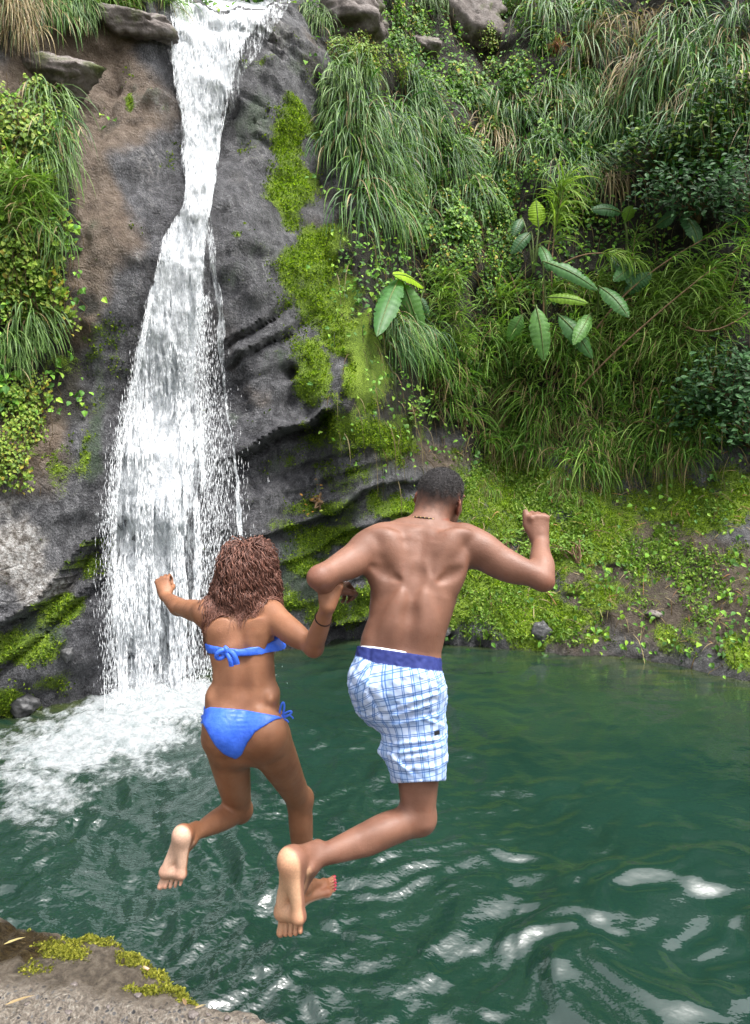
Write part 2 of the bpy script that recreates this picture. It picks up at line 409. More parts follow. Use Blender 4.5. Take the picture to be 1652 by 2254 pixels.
pale = np.clip(blob(GU, GV, [(45, 1210, 75, 95, 1), (90, 1290, 80, 60, .8), (210, 315, 9, 22, .5), (600, 70, 60, 60, .35), (380, 110, 50, 60, .3), (20, 1120, 50, 60, .6), (335, 420, 60, 330, .36), (300, 750, 40, 200, .28), (560, 300, 60, 120, .32), (545, 420, 30, 120, .3), (610, 110, 60, 90, .40), (520, 860, 50, 90, .22)]) + .1*mz, 0, 1)  # mineral patches; the pale streaks round the falls also paint light glints
soil = np.clip(sstep(705, 780, GU + 60*mz)*(1-sstep(930, 1000, GV + 50*mz)) + (1-sstep(170, 215, GU+50*mz))*sstep(190, 230, GV)*(1-sstep(880, 960, GV)) + sstep(-20, 60, 30-GV), 0, 1)
soil = np.maximum(soil, sstep(10, 40, -GV)); soil = np.maximum(soil, .62*blob(GU, GV, [(1450, 1300, 280, 170, 1), (1640, 1380, 180, 110, 1), (970, 990, 120, 50, .9), (1250, 1420, 300, 25, .8)]))
wet = np.clip(blob(GU, GV, [(420, 700, 220, 520, .9), (520, 1050, 150, 260, 1), (200, 1400, 150, 120, 1), (640, 1150, 140, 160, .8), (520, 150, 150, 150, .7)]) + np.exp(-np.maximum(GZ, 0)/.12), 0, 1)

t = NT('cliff_rock'); co = t.coord()
streak = t.mapping(co, (7, 7, 1.1))
n1 = t.noise(co, 1.4, 6, .6); n2 = t.noise(co, 9, 6, .65); n3 = t.noise(streak, 1.0, 5, .6); n4 = t.noise(co, 38, 4, .6)
rock = t.ramp(n2, [(.30, (.026, .026, .030)), (.48, (.085, .085, .092)), (.72, (.21, .21, .22))])
rock = t.mix(t.smooth(n3, .45, .75), rock, t.ramp(n4, [(.3, (.075, .075, .082)), (.68, (.31, .31, .32))]))
n5 = t.noise(t.mapping(co, (1, 1, .55)), 70, 4, .75)
rock = t.mix(1.0, rock, t.ramp(n5, [(.34, (.40, .40, .42)), (.5, (.95, .95, .95)), (.66, (1.75, 1.75, 1.75))]), 'MULTIPLY')
wt = t.attr('wet')
rock = t.mix(t.math('MULTIPLY', wt, .5), rock, t.mix(1.0, rock, (.55, .55, .58), 'MULTIPLY'))
br = t.ramp(n2, [(.25, (.075, .050, .036)), (.5, (.17, .125, .09)), (.75, (.30, .24, .19))])
rock = t.mix(t.smooth(t.math('ADD', t.attr('brown'), t.math('MULTIPLY', t.math('SUBTRACT', n1, .5), .7)), .3, .7), rock, br)
pl = t.ramp(t.noise(co, 16, 5, .7), [(.38, (.10, .085, .07)), (.5, (.33, .31, .29)), (.66, (.62, .61, .6))])
rock = t.mix(t.smooth(t.math('ADD', t.attr('pale'), t.math('MULTIPLY', t.math('SUBTRACT', n2, .5), .9)), .30, .80), rock, pl)
al = t.ramp(n4, [(.3, (.018, .035, .016)), (.7, (.075, .125, .06))])
rock = t.mix(t.math('MULTIPLY', t.smooth(t.math('ADD', t.attr('alg'), t.math('MULTIPLY', t.math('SUBTRACT', n3, .5), 1.2)), .3, .8), .75), rock, al)
so = t.ramp(n2, [(.3, (.008, .008, .005)), (.7, (.035, .029, .018))])  # soil, kept near black so the shade between plants is in its colour
rock = t.mix(t.attr('soil'), rock, so)
ms = t.noise(co, 55, 3, .7)
mc = t.ramp(t.math('ADD', t.math('MULTIPLY', ms, .65), t.math('MULTIPLY', n1, .35)), [(.28, (.035, .065, .008)), (.44, (.13, .22, .018)), (.58, (.26, .39, .03)), (.75, (.40, .52, .06))])
mf = t.smooth(t.math('ADD', t.attr('moss'), t.math('ADD', t.math('MULTIPLY', t.math('SUBTRACT', n2, .5), 1.0), t.math('MULTIPLY', t.math('SUBTRACT', ms, .5), .9))), .30, .62)
col = t.mix(mf, rock, mc)
frac = t.smooth(t.voro(t.mapping(co, (1.1, 1.1, 2.0), (0, .5, 0)), 1.6, 'DISTANCE_TO_EDGE'), 0.0, .045)
h = t.math('ADD', t.math('MULTIPLY', n5, .38), t.math('MULTIPLY', n2, .5)); h = t.math('ADD', h, t.math('MULTIPLY', frac, t.math('MULTIPLY', t.smooth(n1, .45, .65), .12))); h = t.math('ADD', h, t.math('ADD', t.math('MULTIPLY', n4, .42), t.math('MULTIPLY', n3, .35)))
h = t.math('ADD', h, t.math('MULTIPLY', t.math('MULTIPLY', mf, ms), .9))
nr = t.bump(h, 1.0, .12)
ro = t.mix(mf, t.mix(wt, (.72, .72, .72), (.24, .24, .24)), (.95, .95, .95))
M_CLIFF = t.done(t.pbsdf(col, ro, .45, nr))
V = np.stack([GX, Y, GZ], -1).reshape(-1, 3)
cliff = ob('cliff', mesh_np('cliff', V, grid_faces(len(CZ), len(CX)), M_CLIFF, attrs={'moss': moss, 'alg': alg, 'brown': brown, 'pale': pale, 'soil': soil, 'wet': wet}), kind='structure')

def scatter(weight, n, rng=RNG):
    """n random points on the cliff by weight per grid vertex: positions, normals, grid indices"""
    area = np.sqrt(1+SL[0]**2+SL[1]**2)
    w = (weight*np.minimum(area, 3)).ravel(); w = w/w.sum()
    k = rng.choice(w.size, n, p=w)
    x = GX.ravel()[k]+rng.uniform(-.02, .02, n); z = GZ.ravel()[k]+rng.uniform(-.02, .02, n)
    return np.stack([x, fy(x, z), z], 1), GN.reshape(-1, 3)[k], k

# moss cushions: thousands of tiny fronds
lm_moss = leaf_mat('moss_fronds', .8, .15, .3)
wgt = np.clip(moss*1.3-.30+.30*fbm(GX*5, GZ*5, 1, 3, 61), 0, 1)**1.3*(1-sstep(.7, 1, soil))*sstep(-60, 0, GU)*(1-sstep(1700, 1760, GU))
p, n, k = scatter(wgt, 46000)
c0 = np.array([(.14, .23, .018), (.25, .38, .03), (.36, .48, .05), (.09, .16, .018)])[RNG.integers(0, 4, len(p))]*RNG.uniform(.75, 1.15, (len(p), 1))
c0 = c0*(.62+.38*np.clip(moss.ravel()[k], 0, 1))[:, None]
ax = nrm(n*.8+RNG.normal(size=p.shape)*.6+np.array([0, 0, .25]))
V, T, C = leaves(p-n*.004, ax, n+RNG.normal(size=p.shape)*.5, RNG.uniform(.018, .045, len(p)), RNG.uniform(.014, .03, len(p)), c0)
ob('moss', mesh_np('moss', V, T, lm_moss, False, colors=C), label='bright green moss cushions on the wet rock', cat='moss', kind='stuff')

# ---------------------------------------------------------------- pool
FB = hit(np.array(330.), np.array(1520.)); FBX, FBY = float(FB[0]), float(FB[1])
NWY, NWX = 370, 430
ys = 0.9*np.exp(np.linspace(0, math.log(13.2/0.9), NWY)); ts_ = np.linspace(-1, 1, NWX)
WYg = np.repeat(ys[:, None], NWX, 1); WXg = ts_[None, :]*(ys[:, None]*.78+2.2)
r = np.hypot(WXg-FBX, WYg-FBY)
wx = WXg+.25*fbm(WXg*.8, WYg*.8, 0, 3, 71); wy = WYg+.25*fbm(WXg*.8, WYg*.8, 5, 3, 72)
chop = np.exp(-r/3.4)                                           # rough near the falls, calmer to the right
chop = np.clip(chop*1.1 + .62*sstep(1.0, -1.6, WXg-.12*WYg)*sstep(9, 4, WYg), 0, 1)
calm = sstep(.6, 2.5, WXg)*sstep(3.6, 6.0, WYg)                 # sheltered corner under the bank
ca, sa = math.cos(.55), math.sin(.55)
ra, rb = wx*ca+wy*sa, -wx*sa+wy*ca
near_ = sstep(5.2, 3.2, WYg)
rgt = 1+.45*sstep(-.2, 1.2, WXg)*sstep(5.5, 3.6, WYg)
hgt = .022*rgt*fbm(wx*1.5, wy*2.2, 0, 1, 73)*(1-.85*calm)+(.011+.006*near_)*rgt*fbm(wx*3.4, wy*5.4, 3, 2, 74)*(1-.88*calm)
hgt += chop*(.030*ridged(ra*2.6, rb*4.6, 0, 3, 75)+.013*fbm(ra*8, rb*12, 2, 3, 76)+.03*fbm(wx*1.6, wy*1.6, 1, 2, 77)*np.exp(-r/2))
hgt += .003*np.sin(r*9+2*fbm(WXg, WYg, 0, 2, 78))*np.exp(-((r-5)/2.2)**2)*(1-calm)
hgt += .0014*fbm(wx*9, wy*12, 2, 2, 79)*(1-.7*calm)
WUg, WVg, _ = proj(np.stack([WXg, WYg, np.zeros_like(WXg)], -1))
# foam round the foot of the falls, carried left in strands
core = np.maximum.reduce([blob(WUg, WVg, [(330, 1560, 170, 60, 1.3), (250, 1610, 200, 60, 1.15), (420, 1530, 110, 40, 1.1), (130, 1660, 200, 65, .95), (70, 1740, 170, 65, .74), (300, 1690, 190, 70, .58), (200, 1780, 200, 50, .36), (450, 1600, 70, 70, .55), (560, 1500, 80, 40, .55), (20, 1805, 140, 45, .66), (680, 1480, 120, 60, .22), (250, 1760, 260, 110, .34), (420, 1660, 120, 90, .36), (80, 1860, 160, 50, .30), (-150, 1750, 220, 120, .7)])])
sw = r*2.6+1.2*np.arctan2(WYg-FBY, WXg-FBX)
lace = ridged(wx*2.6+.6*fbm(wx*2, wy*2, 0, 3, 81), wy*3.4+.6*fbm(wx*2, wy*2, 4, 3, 82), sw*.15, 4, 83, .6)
foam = np.clip(core*1.25-.42+.50*lace*np.clip(core*2.4, 0, 1)+.14*fbm(WXg*14, WYg*14, 0, 3, 84)*np.clip(core*3, 0, 1), 0, 1)
hgt += .09*blob(WUg, WVg, [(330, 1550, 150, 40, 1), (230, 1590, 120, 40, .7)])*(.75+.6*ridged(wx*3, wy*3, 2, 3, 85))
hgt += .020*foam*(.6+ridged(wx*9, wy*9, 1, 3, 86))
deep = np.clip(1-np.exp(-np.maximum(np.interp(WXg, WLX, WLY)-WYg, 0)/.9), 0, 1)
t = NT('pool_water'); co = t.coord()
nl = t.noise(co, .6, 3); 
wc = t.ramp(nl, [(.3, (.006, .022, .0155)), (.7, (.009, .031, .022))])
shal = t.ramp(t.noise(t.mapping(co, (1.2, 5, 1)), 1.6, 5), [(.35, (.008, .022, .014)), (.65, (.045, .055, .018))])
wc = t.mix(t.attr('deep'), shal, wc)
fm = t.smooth(t.math('ADD', t.attr('foam'), t.math('MULTIPLY', t.math('SUBTRACT', t.noise(co, 24, 5, .7), .5), .9)), .22, .88)
bm = t.bump(t.math('ADD', t.math('MULTIPLY', t.noise(t.mapping(co, (1, 1.5, 1)), 16, 2, .5), t.math('ADD', t.math('MULTIPLY', t.attr('chop'), 2.4), .05)), t.math('MULTIPLY', fm, 2.0)), .45, .012)
wsh = t.pbsdf(wc, .015, .5, bm, IOR=1.78)
fsh = t.pbsdf(t.ramp(t.noise(co, 12, 5, .7), [(.32, (.34, .40, .41)), (.5, (.58, .62, .64)), (.66, (.76, .79, .81))]), .6, .3, t.bump(t.noise(co, 20, 6, .75), 1.0, .10))
mx = t.n('ShaderNodeMixShader'); t.l(fm, mx.inputs[0]); t.l(wsh, mx.inputs[1]); t.l(fsh, mx.inputs[2])
M_WATER = t.done(mx.outputs[0])
V = np.stack([WXg, WYg, hgt], -1).reshape(-1, 3)
ob('pool_water', mesh_np('pool_water', V, grid_faces(NWY, NWX), M_WATER, attrs={'foam': foam, 'deep': deep, 'chop': chop}), kind='structure')

# ---------------------------------------------------------------- the falls
#        v,  left, right  edge of the white water
FALL = [(-12, 400, 560), (10, 385, 600), (40, 383, 575), (100, 384, 530), (160, 388, 512), (230, 402, 496), (300, 410, 484), (400, 412, 472), (455, 410, 462), (490, 392, 452), (525, 368, 446),
        (600, 347, 442), (700, 325, 436), (800, 308, 432), (900, 284, 438), (1000, 268, 444), (1100, 256, 446), (1200, 252, 438), (1300, 256, 432), (1400, 260, 420), (1500, 262, 412), (1556, 266, 406)]
_fv = [a[0] for a in FALL]
def fl(v): return np.interp(v, _fv, [a[1] for a in FALL])
def fr(v): return np.interp(v, _fv, [a[2] for a in FALL])
_HV = np.linspace(-14, 1566, 260); _HU = np.linspace(225, 660, 90)
_hu, _hv = np.meshgrid(_HU, _HV); _HP = hit(_hu, np.minimum(_hv, 1532.0))
_HY = _HP[..., 1]
_HYs = _HY.copy()
k2 = np.hanning(15); k2 /= k2.sum()
for _ in range(2):
    _HYs = np.apply_along_axis(lambda r_: np.convolve(np.pad(r_, 7, 'edge'), k2, 'valid'), 0, _HYs)
    _HYs = np.apply_along_axis(lambda r_: np.convolve(np.pad(r_, 7, 'edge'), k2, 'valid'), 1, _HYs)
_HYs = np.minimum(_HYs, _HY)
def fall_pt(u, v, out):
    """point of the falling water: over the rock high up, free of it lower down"""
    i = np.clip((u-_HU[0])/(_HU[1]-_HU[0]), 0, 88.99); j = np.clip((v-_HV[0])/(_HV[1]-_HV[0]), 0, 258.99)
    i0 = i.astype(int); j0 = j.astype(int); a = i-i0; b = j-j0
    y = _HYs[j0, i0]*(1-a)*(1-b)+_HYs[j0, i0+1]*a*(1-b)+_HYs[j0+1, i0]*(1-a)*b+_HYs[j0+1, i0+1]*a*b
    yfree = np.interp(v, [-20, 500, 900, 1170, 1566], [99, 99, 8.7, 8.25, 8.02])
    y = np.minimum(y-.04, yfree)-out
    q = P(u, v, 1.0)-np.array([0, 0, CAM_H]); q = q/q[..., 1:2]
    return np.array([0, 0, CAM_H])+q*y[..., None]

t = NT('white_water'); s_ = t.attr('s'); tt = t.attr('t'); dn = t.attr('dens')
cmb = t.n('ShaderNodeCombineXYZ'); t.l(s_, cmb.inputs[0]); t.l(tt, cmb.inputs[1])
na = t.noise(t.mapping(cmb.outputs[0], (26, 3.2, 1)), 1, 5, .7, .4); nb = t.noise(t.mapping(cmb.outputs[0], (70, 15, 1)), 1, 4, .7, .3)
nv = t.math('ADD', t.math('MULTIPLY', na, .6), t.math('MULTIPLY', nb, .4))
al = t.smooth(t.math('ADD', dn, t.math('MULTIPLY', t.math('SUBTRACT', nv, .5), 2.6)), .30, .85)
bs = t.pbsdf(t.ramp(nv, [(.3, (.58, .63, .68)), (.52, (.78, .81, .84)), (.7, (.90, .92, .94))]), .55, .3, t.bump(nv, 1.0, .08))  # grey shading between the streaks is put into the colour
tl = t.n('ShaderNodeBsdfTranslucent'); tl.inputs[0].default_value = (.95, .97, .985, 1); tp = t.n('ShaderNodeBsdfTransparent')
m1 = t.n('ShaderNodeMixShader'); m1.inputs[0].default_value = .08; t.l(bs, m1.inputs[1]); t.l(tl.outputs[0], m1.inputs[2])
m2 = t.n('ShaderNodeMixShader'); t.l(al, m2.inputs[0]); t.l(tp.outputs[0], m2.inputs[1]); t.l(m1.outputs[0], m2.inputs[2])
M_WHITE = t.done(m2.outputs[0])
t = NT('water_drops')
p1 = t.pbsdf((.86, .885, .91), .5, .4); tr = t.n('ShaderNodeBsdfTranslucent'); tr.inputs[0].default_value = (.9, .94, .97, 1)
mx = t.n('ShaderNodeMixShader'); mx.inputs[0].default_value = .10; t.l(p1, mx.inputs[1]); t.l(tr.outputs[0], mx.inputs[2])
M_DROPS = t.done(mx.outputs[0])

fall = bpy.data.objects.new('waterfall', None); COL.objects.link(fall); fall.location = (FBX, FBY, 0); fall['kind'] = 'structure'
def keep(o):
    o.matrix_parent_inverse = Matrix.Translation((-FBX, -FBY, 0)); return o
def sheet(lf, rf, v0, v1, out, dens_core, nu=44, nvv=300, seed=0, edge=.16):
    vv = np.linspace(v0, v1, nvv); s01 = np.linspace(-.12, 1.12, nu)
    S, VV = np.meshgrid(s01, vv); L, R = lf(VV), rf(VV)
    U = L+(R-L)*S + 5*fbm(VV*.012, S*2, seed, 3, 90+seed)
    pt = fall_pt(U, VV, 0)
    xs, zs = pt[..., 0], pt[..., 2]
    o_ = out+.05*fbm(xs*5, zs*1.6, seed, 4, 91+seed)+.03*fbm(xs*14, zs*4, seed, 3, 92+seed)
    pt = fall_pt(U, VV, o_)
    e = np.minimum(S+.12, 1.12-S)
    dens = (dens_core(VV)-.34*(seed < 2)*sstep(.55, 1, S)*sstep(620, 950, VV)-.22*(seed < 2)*sstep(.25, 0, S)*sstep(800, 1000, VV))*sstep(0, edge, e)+(-.6)*(1-sstep(0, edge, e))
    return keep(ob('water_sheet', mesh_np('water_sheet', pt.reshape(-1, 3), grid_faces(nvv, nu), M_WHITE, attrs={'s': xs, 't': zs, 'dens': dens}), fall))
sheet(fl, fr, -14, 1562, .05, lambda v: np.interp(v, [-14, 500, 900, 1200, 1560], [.95, 1.0, .98, .85, .72]), seed=0)
sheet(lambda v: fl(v)-6, lambda v: fr(v)+4, 60, 1562, .22, lambda v: np.interp(v, [60, 500, 900, 1560], [.45, .6, .55, .42]), seed=1)
# thin veil between main stream and rivulet, side stream at the lip, fine rivulet
sheet(lambda v: np.interp(v, [470, 700, 900, 1180], [448, 430, 430, 430]), lambda v: np.interp(v, [470, 600, 700, 800, 950, 1180], [458, 474, 487, 495, 514, 535]), 470, 1180, .04, lambda v: np.interp(v, [470, 800, 1000, 1180], [.26, .22, .34, .18]), 24, 180, 2)
sheet(lambda v: np.interp(v, [-12, 60, 160, 300], [560, 545, 510, 480]), lambda v: np.interp(v, [-12, 60, 160, 300], [655, 600, 545, 490]), -12, 300, .04, lambda v: np.interp(v, [0, 90, 200, 300], [.55, .42, .40, .3]), 24, 120, 3)
sheet(lambda v: np.interp(v, [470, 600, 700, 800, 950, 1190], [455, 466, 480, 486, 505, 527]), lambda v: np.interp(v, [470, 600, 700, 800, 950, 1190], [462, 474, 489, 495, 513, 534]), 470, 1190, .06, lambda v: np.interp(v, [470, 800, 1190], [.5, .62, .75]), 8, 180, 4, .1)
sheet(lambda v: np.interp(v, [150, 300, 900], [330, 300, 285]), lambda v: fl(v)+5, 150, 880, .03, lambda v: np.interp(v, [150, 400, 880], [.06, .12, .02]), 24, 180, 5)
sheet(lambda v: np.interp(v, [200, 500], [528, 520]), lambda v: np.interp(v, [200, 500], [600, 560]), 240, 520, .03, lambda v: np.interp(v, [240, 520], [.10, .06]), 20, 80, 6)

def drops(u, v, out, L, W, mat, name, lean=0.0):
    """stretched drops, 8 triangles each"""
    N = len(u); c = fall_pt(u, v, out)
    ax = nrm(np.stack([RNG.normal(0, .10, N)+lean, -.12*np.ones(N)+RNG.normal(0, .08, N), -np.ones(N)], 1))
    s = nrm(np.cross(ax, RNG.normal(size=(N, 3)))); b = np.cross(ax, s)
    L = L[:, None]; W = W[:, None]
    V = np.stack([c-ax*L*.5, c+ax*L*.15+s*W, c+ax*L*.15+b*W, c+ax*L*.15-s*W, c+ax*L*.15-b*W, c+ax*L*.5], 1).reshape(-1, 3)
    base = (np.arange(N)*6)[:, None]
    T = np.concatenate([np.concatenate([base+i, base+j, base+k], 1) for i, j, k in ((0, 2, 1), (0, 3, 2), (0, 4, 3), (0, 1, 4), (5, 1, 2), (5, 2, 3), (5, 3, 4), (5, 4, 1))])
    o = keep(ob(name, mesh_np(name, V, T, mat, True), fall)); o['kind'] = 'stuff'; return o
N = 34000
v = RNG.uniform(-8, 1556, N)**1.0; v = np.where(RNG.random(N) < .45, RNG.uniform(700, 1556, N), v)
s01 = np.clip(RNG.beta(1.15, 1.15, N)*1.1-.05, -.08, 1.08)
gap = fbm((fl(v)+(fr(v)-fl(v))*s01)*.055, v*.006, 0, 3, 101)
kp = gap > -.28+.14*sstep(900, 1500, v)
v, s01 = v[kp], s01[kp]; N = len(v)
u = fl(v)+(fr(v)-fl(v))*s01
drops(u, v, RNG.uniform(.02, .28, N)*np.interp(v, [0, 500, 900], [.5, .6, 1]), RNG.uniform(.04, .20, N), RNG.uniform(.0022, .0052, N), M_DROPS, 'falling_streaks')
N = 11000                                                        # loose drops at both edges and over the dark undercut
v = RNG.uniform(650, 1556, N); spread = np.interp(v, [650, 1100, 1556], [14, 46, 62])
left = RNG.random(N) < .42
u = np.where(left, fl(v)-np.abs(RNG.normal(0, .42, N))*spread*.8+4, np.minimum(fr(v)+np.abs(RNG.normal(0, .8, N))*spread*1.25-6, 650))
drops(u, v, RNG.uniform(-.05, .4, N), RNG.uniform(.02, .10, N), RNG.uniform(.0012, .0030, N), M_DROPS, 'loose_drops')
# spray thrown up where it lands
N = 6000
u = RNG.normal(330, 85, N); v = 1560-np.abs(RNG.normal(0, 42, N))+ (u-330)*-.18
drops(np.clip(u, 230, 650), np.clip(v, 1300, 1590), RNG.uniform(-.1, .7, N), RNG.uniform(.008, .025, N), RNG.uniform(.0016, .0042, N), M_DROPS, 'spray')

# ---------------------------------------------------------------- near rock shelf the jump starts from, and ground behind the camera
EDGE_PX = [(-260, 1962), (0, 2022), (50, 2052), (100, 2062), (150, 2062), (205, 2046), (240, 2056), (290, 2105), (340, 2130), (390, 2160), (440, 2205), (490, 2212), (545, 2228), (625, 2252), (800, 2315)]
ZT = 1.13
ep = on_plane_z(np.array([a for a, b in EDGE_PX], float), np.array([b for a, b in EDGE_PX], float), ZT-.022)
EXs = np.concatenate([[-8, -4], ep[:, 0], [1.2, 3, 8]]); EYs = np.concatenate([[4.3, 3.4], ep[:, 1], [1.15, .45, -1.2]])
sx = np.concatenate([np.arange(-6, -2.3, .08), np.arange(-2.3, .9, .0115), np.arange(.9, 6, .12)])
ed = np.interp(sx, EXs, EYs)+.018*fbm(sx*7, 0, 0, 4, 110)
sv = np.concatenate([np.linspace(0, .22, 26), np.linspace(.22, 1.35, 100)[1:], np.linspace(1.35, 6, 30)[1:]])        # distance back from the edge
side = np.linspace(1.7, 0, 40)[:-1]                               # down the side
S2, T2 = np.meshgrid(sx, np.concatenate([-side, sv])); ED = np.repeat(ed[None, :], S2.shape[0], 0)
top = T2 >= 0
yy = np.where(top, ED-T2, ED+.05*np.minimum(-T2, .15)/.15-.10*sstep(.15, 1.2, -T2)+.07*fbm(S2*2.5, T2*2.5, 0, 4, 111)*sstep(0, .2, -T2))
uS, vS, _ = proj(np.stack([S2, yy, np.full_like(yy, ZT)], -1))
drop_edge = .022*np.exp(-np.maximum(T2, 0)/.03)
rough_s = sstep(2160, 2212, vS-.04*uS+18*fbm(S2*4, yy*4, 0, 3, 112))       # gravelly pale part nearest the camera
zz = np.where(top, ZT-drop_edge+.014*fbm(S2*2.2, yy*2.2, 0, 4, 113)+rough_s*(.010*ridged(S2*24, yy*24, 0, 3, 114)+.006*fbm(S2*60, yy*60, 0, 2, 115))+(1-rough_s)*(.009*fbm(S2*20, yy*20, 0, 4, 116)+.005*ridged(S2*9, yy*13, 0, 3, 119))+.012*rough_s
              , ZT-.022+T2)
mossS = np.clip(.30+blob(uS, vS, [(200, 2052, 60, 26, 1), (150, 2085, 70, 26, .8), (280, 2095, 50, 22, .9), (340, 2130, 45, 18, 1), (395, 2165, 45, 16, .9), (310, 2112, 60, 14, .9), (430, 2190, 40, 12, .8), (240, 2070, 60, 18, .8), (320, 2175, 45, 14, .75), (60, 2120, 80, 24, .5)])*1.1+.28*fbm(S2*9, yy*9, 0, 4, 117)-.32+.6*(~top), 0, 1)*(1-rough_s*.85)
wetS = np.clip(blob(uS, vS, [(30, 2070, 120, 50, 1.3), (120, 2062, 70, 22, 1.0)])+.3*fbm(S2*7, yy*7, 0, 3, 118), 0, 1)
t = NT('shelf_rock'); co = t.coord()
na = t.noise(co, 60, 5, .7); nb = t.noise(co, 7, 5, .6); vo = t.voro(co, 75, 'F1', 'Color'); vd = t.voro(co, 75)
grav = t.ramp(na, [(.28, (.10, .082, .068)), (.5, (.33, .28, .225)), (.72, (.56, .51, .44))])
sepv = t.n('ShaderNodeSeparateColor'); t.l(vo, sepv.inputs[0])
grav = t.mix(t.math('MULTIPLY', t.smooth(sepv.outputs[0], .74, .8), t.smooth(vd, .6, .35)), grav, t.ramp(sepv.outputs[1], [(.2, (.055, .055, .06)), (.8, (.22, .215, .21))]))
damp = t.ramp(t.noise(co, 32, 5, .65), [(.30, (.045, .034, .022)), (.5, (.14, .11, .078)), (.75, (.29, .245, .185))])
base = t.mix(t.attr('gravel'), damp, grav)
wetc = t.ramp(t.noise(t.mapping(co, (1, 2.2, 1)), 40, 4, .6), [(.35, (.022, .014, .006)), (.6, (.075, .052, .022)), (.8, (.14, .11, .06))])
wf = t.smooth(t.attr('wet'), .35, .7); base = t.mix(wf, base, wetc)
msn = t.noise(co, 90, 3, .7)
mf = t.smooth(t.math('ADD', t.attr('moss'), t.math('MULTIPLY', t.math('SUBTRACT', msn, .5), .9)), .38, .65)
base = t.mix(mf, base, t.ramp(msn, [(.3, (.06, .058, .010)), (.55, (.19, .19, .03)), (.75, (.31, .30, .055))]))
h = t.math('ADD', t.math('ADD', na, t.math('MULTIPLY', t.noise(co, 190, 4, .7), .7)), t.math('ADD', t.math('MULTIPLY', vd, t.attr('gravel')), t.math('MULTIPLY', msn, mf)))
M_SHELF = t.done(t.pbsdf(base, t.mix(wf, (.85, .85, .85), (.16, .16, .16)), .5, t.bump(h, 1.0, .035)))
shelf = ob('rock_shelf', mesh_np('rock_shelf', np.stack([S2, yy, zz], -1).reshape(-1, 3), grid_faces(*S2.shape), M_SHELF, attrs={'moss': mossS, 'wet': wetS, 'gravel': rough_s*top}), kind='structure')
wS = (mossS*top*(vS > 1900)).ravel(); wS = np.clip(wS-.35, 0, 1); kS = RNG.choice(wS.size, 5000, p=wS/wS.sum()); pS = np.stack([S2.ravel()[kS], yy.ravel()[kS], zz.ravel()[kS]], 1)+RNG.uniform(-.006, .006, (5000, 3))*[1, 1, 0]
V, T, C = leaves(pS, RNG.normal(size=(5000, 3))*[1, 1, .5]+[0, 0, .6], RNG.normal(size=(5000, 3))+[0, 0, 1], RNG.uniform(.005, .013, 5000), RNG.uniform(.004, .009, 5000), np.array([(.20, .21, .03), (.30, .29, .05), (.12, .13, .02)])[RNG.integers(0, 3, 5000)])
ob('shelf_moss', mesh_np('shelf_moss', V, T, lm_moss, False, colors=C), label='olive moss along the rim of the near rock shelf', cat='moss', kind='stuff')
def shelf_z(x, y):
    j = int(np.argmin(np.abs(sx-x))); col_ = yy[:, j]; i = int(np.argmin(np.where(top[:, j], np.abs(col_-y), 9))); return float(zz[i, j])
# ground sheet: pool bed and the land beyond, out to the horizon
gx = np.concatenate([-np.geomspace(400, 6, 24), np.linspace(-5, 5, 12), np.geomspace(6, 400, 24)]); gy = np.concatenate([-np.geomspace(400, 3, 30), [-1, 1, 3, 6, 9, 12], np.geomspace(14, 400, 30)])
A, B = np.meshgrid(gx, gy); Zg = np.where((B < -2.2), .95, -2.2)+.25*fbm(A*.2, B*.2, 0, 3, 120)
Zg = np.where(B > 16, 8.5, Zg)
M_GROUND = simple_mat('forest_floor', (.05, .055, .025), .95, .1, .5, 2.0, .5)
ob('ground', mesh_np('ground', np.stack([A, B, Zg], -1).reshape(-1, 3), grid_faces(len(gy), len(gx)), M_GROUND), kind='structure')
# ---------------------------------------------------------------- plants on the cliff and the bank
LM_HANG = leaf_mat('hanging_grass_leaf', .42, .28, .22)
LM_GRASS = leaf_mat('bank_grass_leaf', .55, .2, .32)
LM_VINE = leaf_mat('vine_leaf', .5, .22, .28)
LM_SHRUB = leaf_mat('shrub_leaf', .5, .16, .25)
LM_BIG = leaf_mat('broad_leaf', .45, .3, .30)
M_STEM = simple_mat('woody_stem', (.20, .13, .075), .8, .2, .4, 25, .4)
M_GSTEM = simple_mat('green_stem', (.10, .14, .04), .6, .3, .3, 25, .2)

def pick(pal, n, jit=.2, rng=RNG):
    pal = np.array(pal); return pal[rng.integers(0, len(pal), n)]*rng.uniform(1-jit, 1+jit, (n, 1))
HANG_PAL = [(.034, .105, .022), (.058, .150, .034), (.10, .21, .055), (.026, .080, .022), (.16, .26, .11), (.12, .24, .03)]  # leaf greens; the pale bluish one paints glossy highlights
STRAW = [(.30, .23, .12), (.22, .16, .085), (.38, .31, .18), (.16, .11, .06)]
GRASS_PAL = [(.085, .20, .028), (.13, .27, .042), (.19, .35, .06), (.055, .13, .022), (.26, .40, .095)]
VINE_PAL = [(.07, .17, .025), (.11, .24, .035), (.17, .34, .05), (.045, .115, .02), (.23, .38, .05), (.08, .18, .05)]

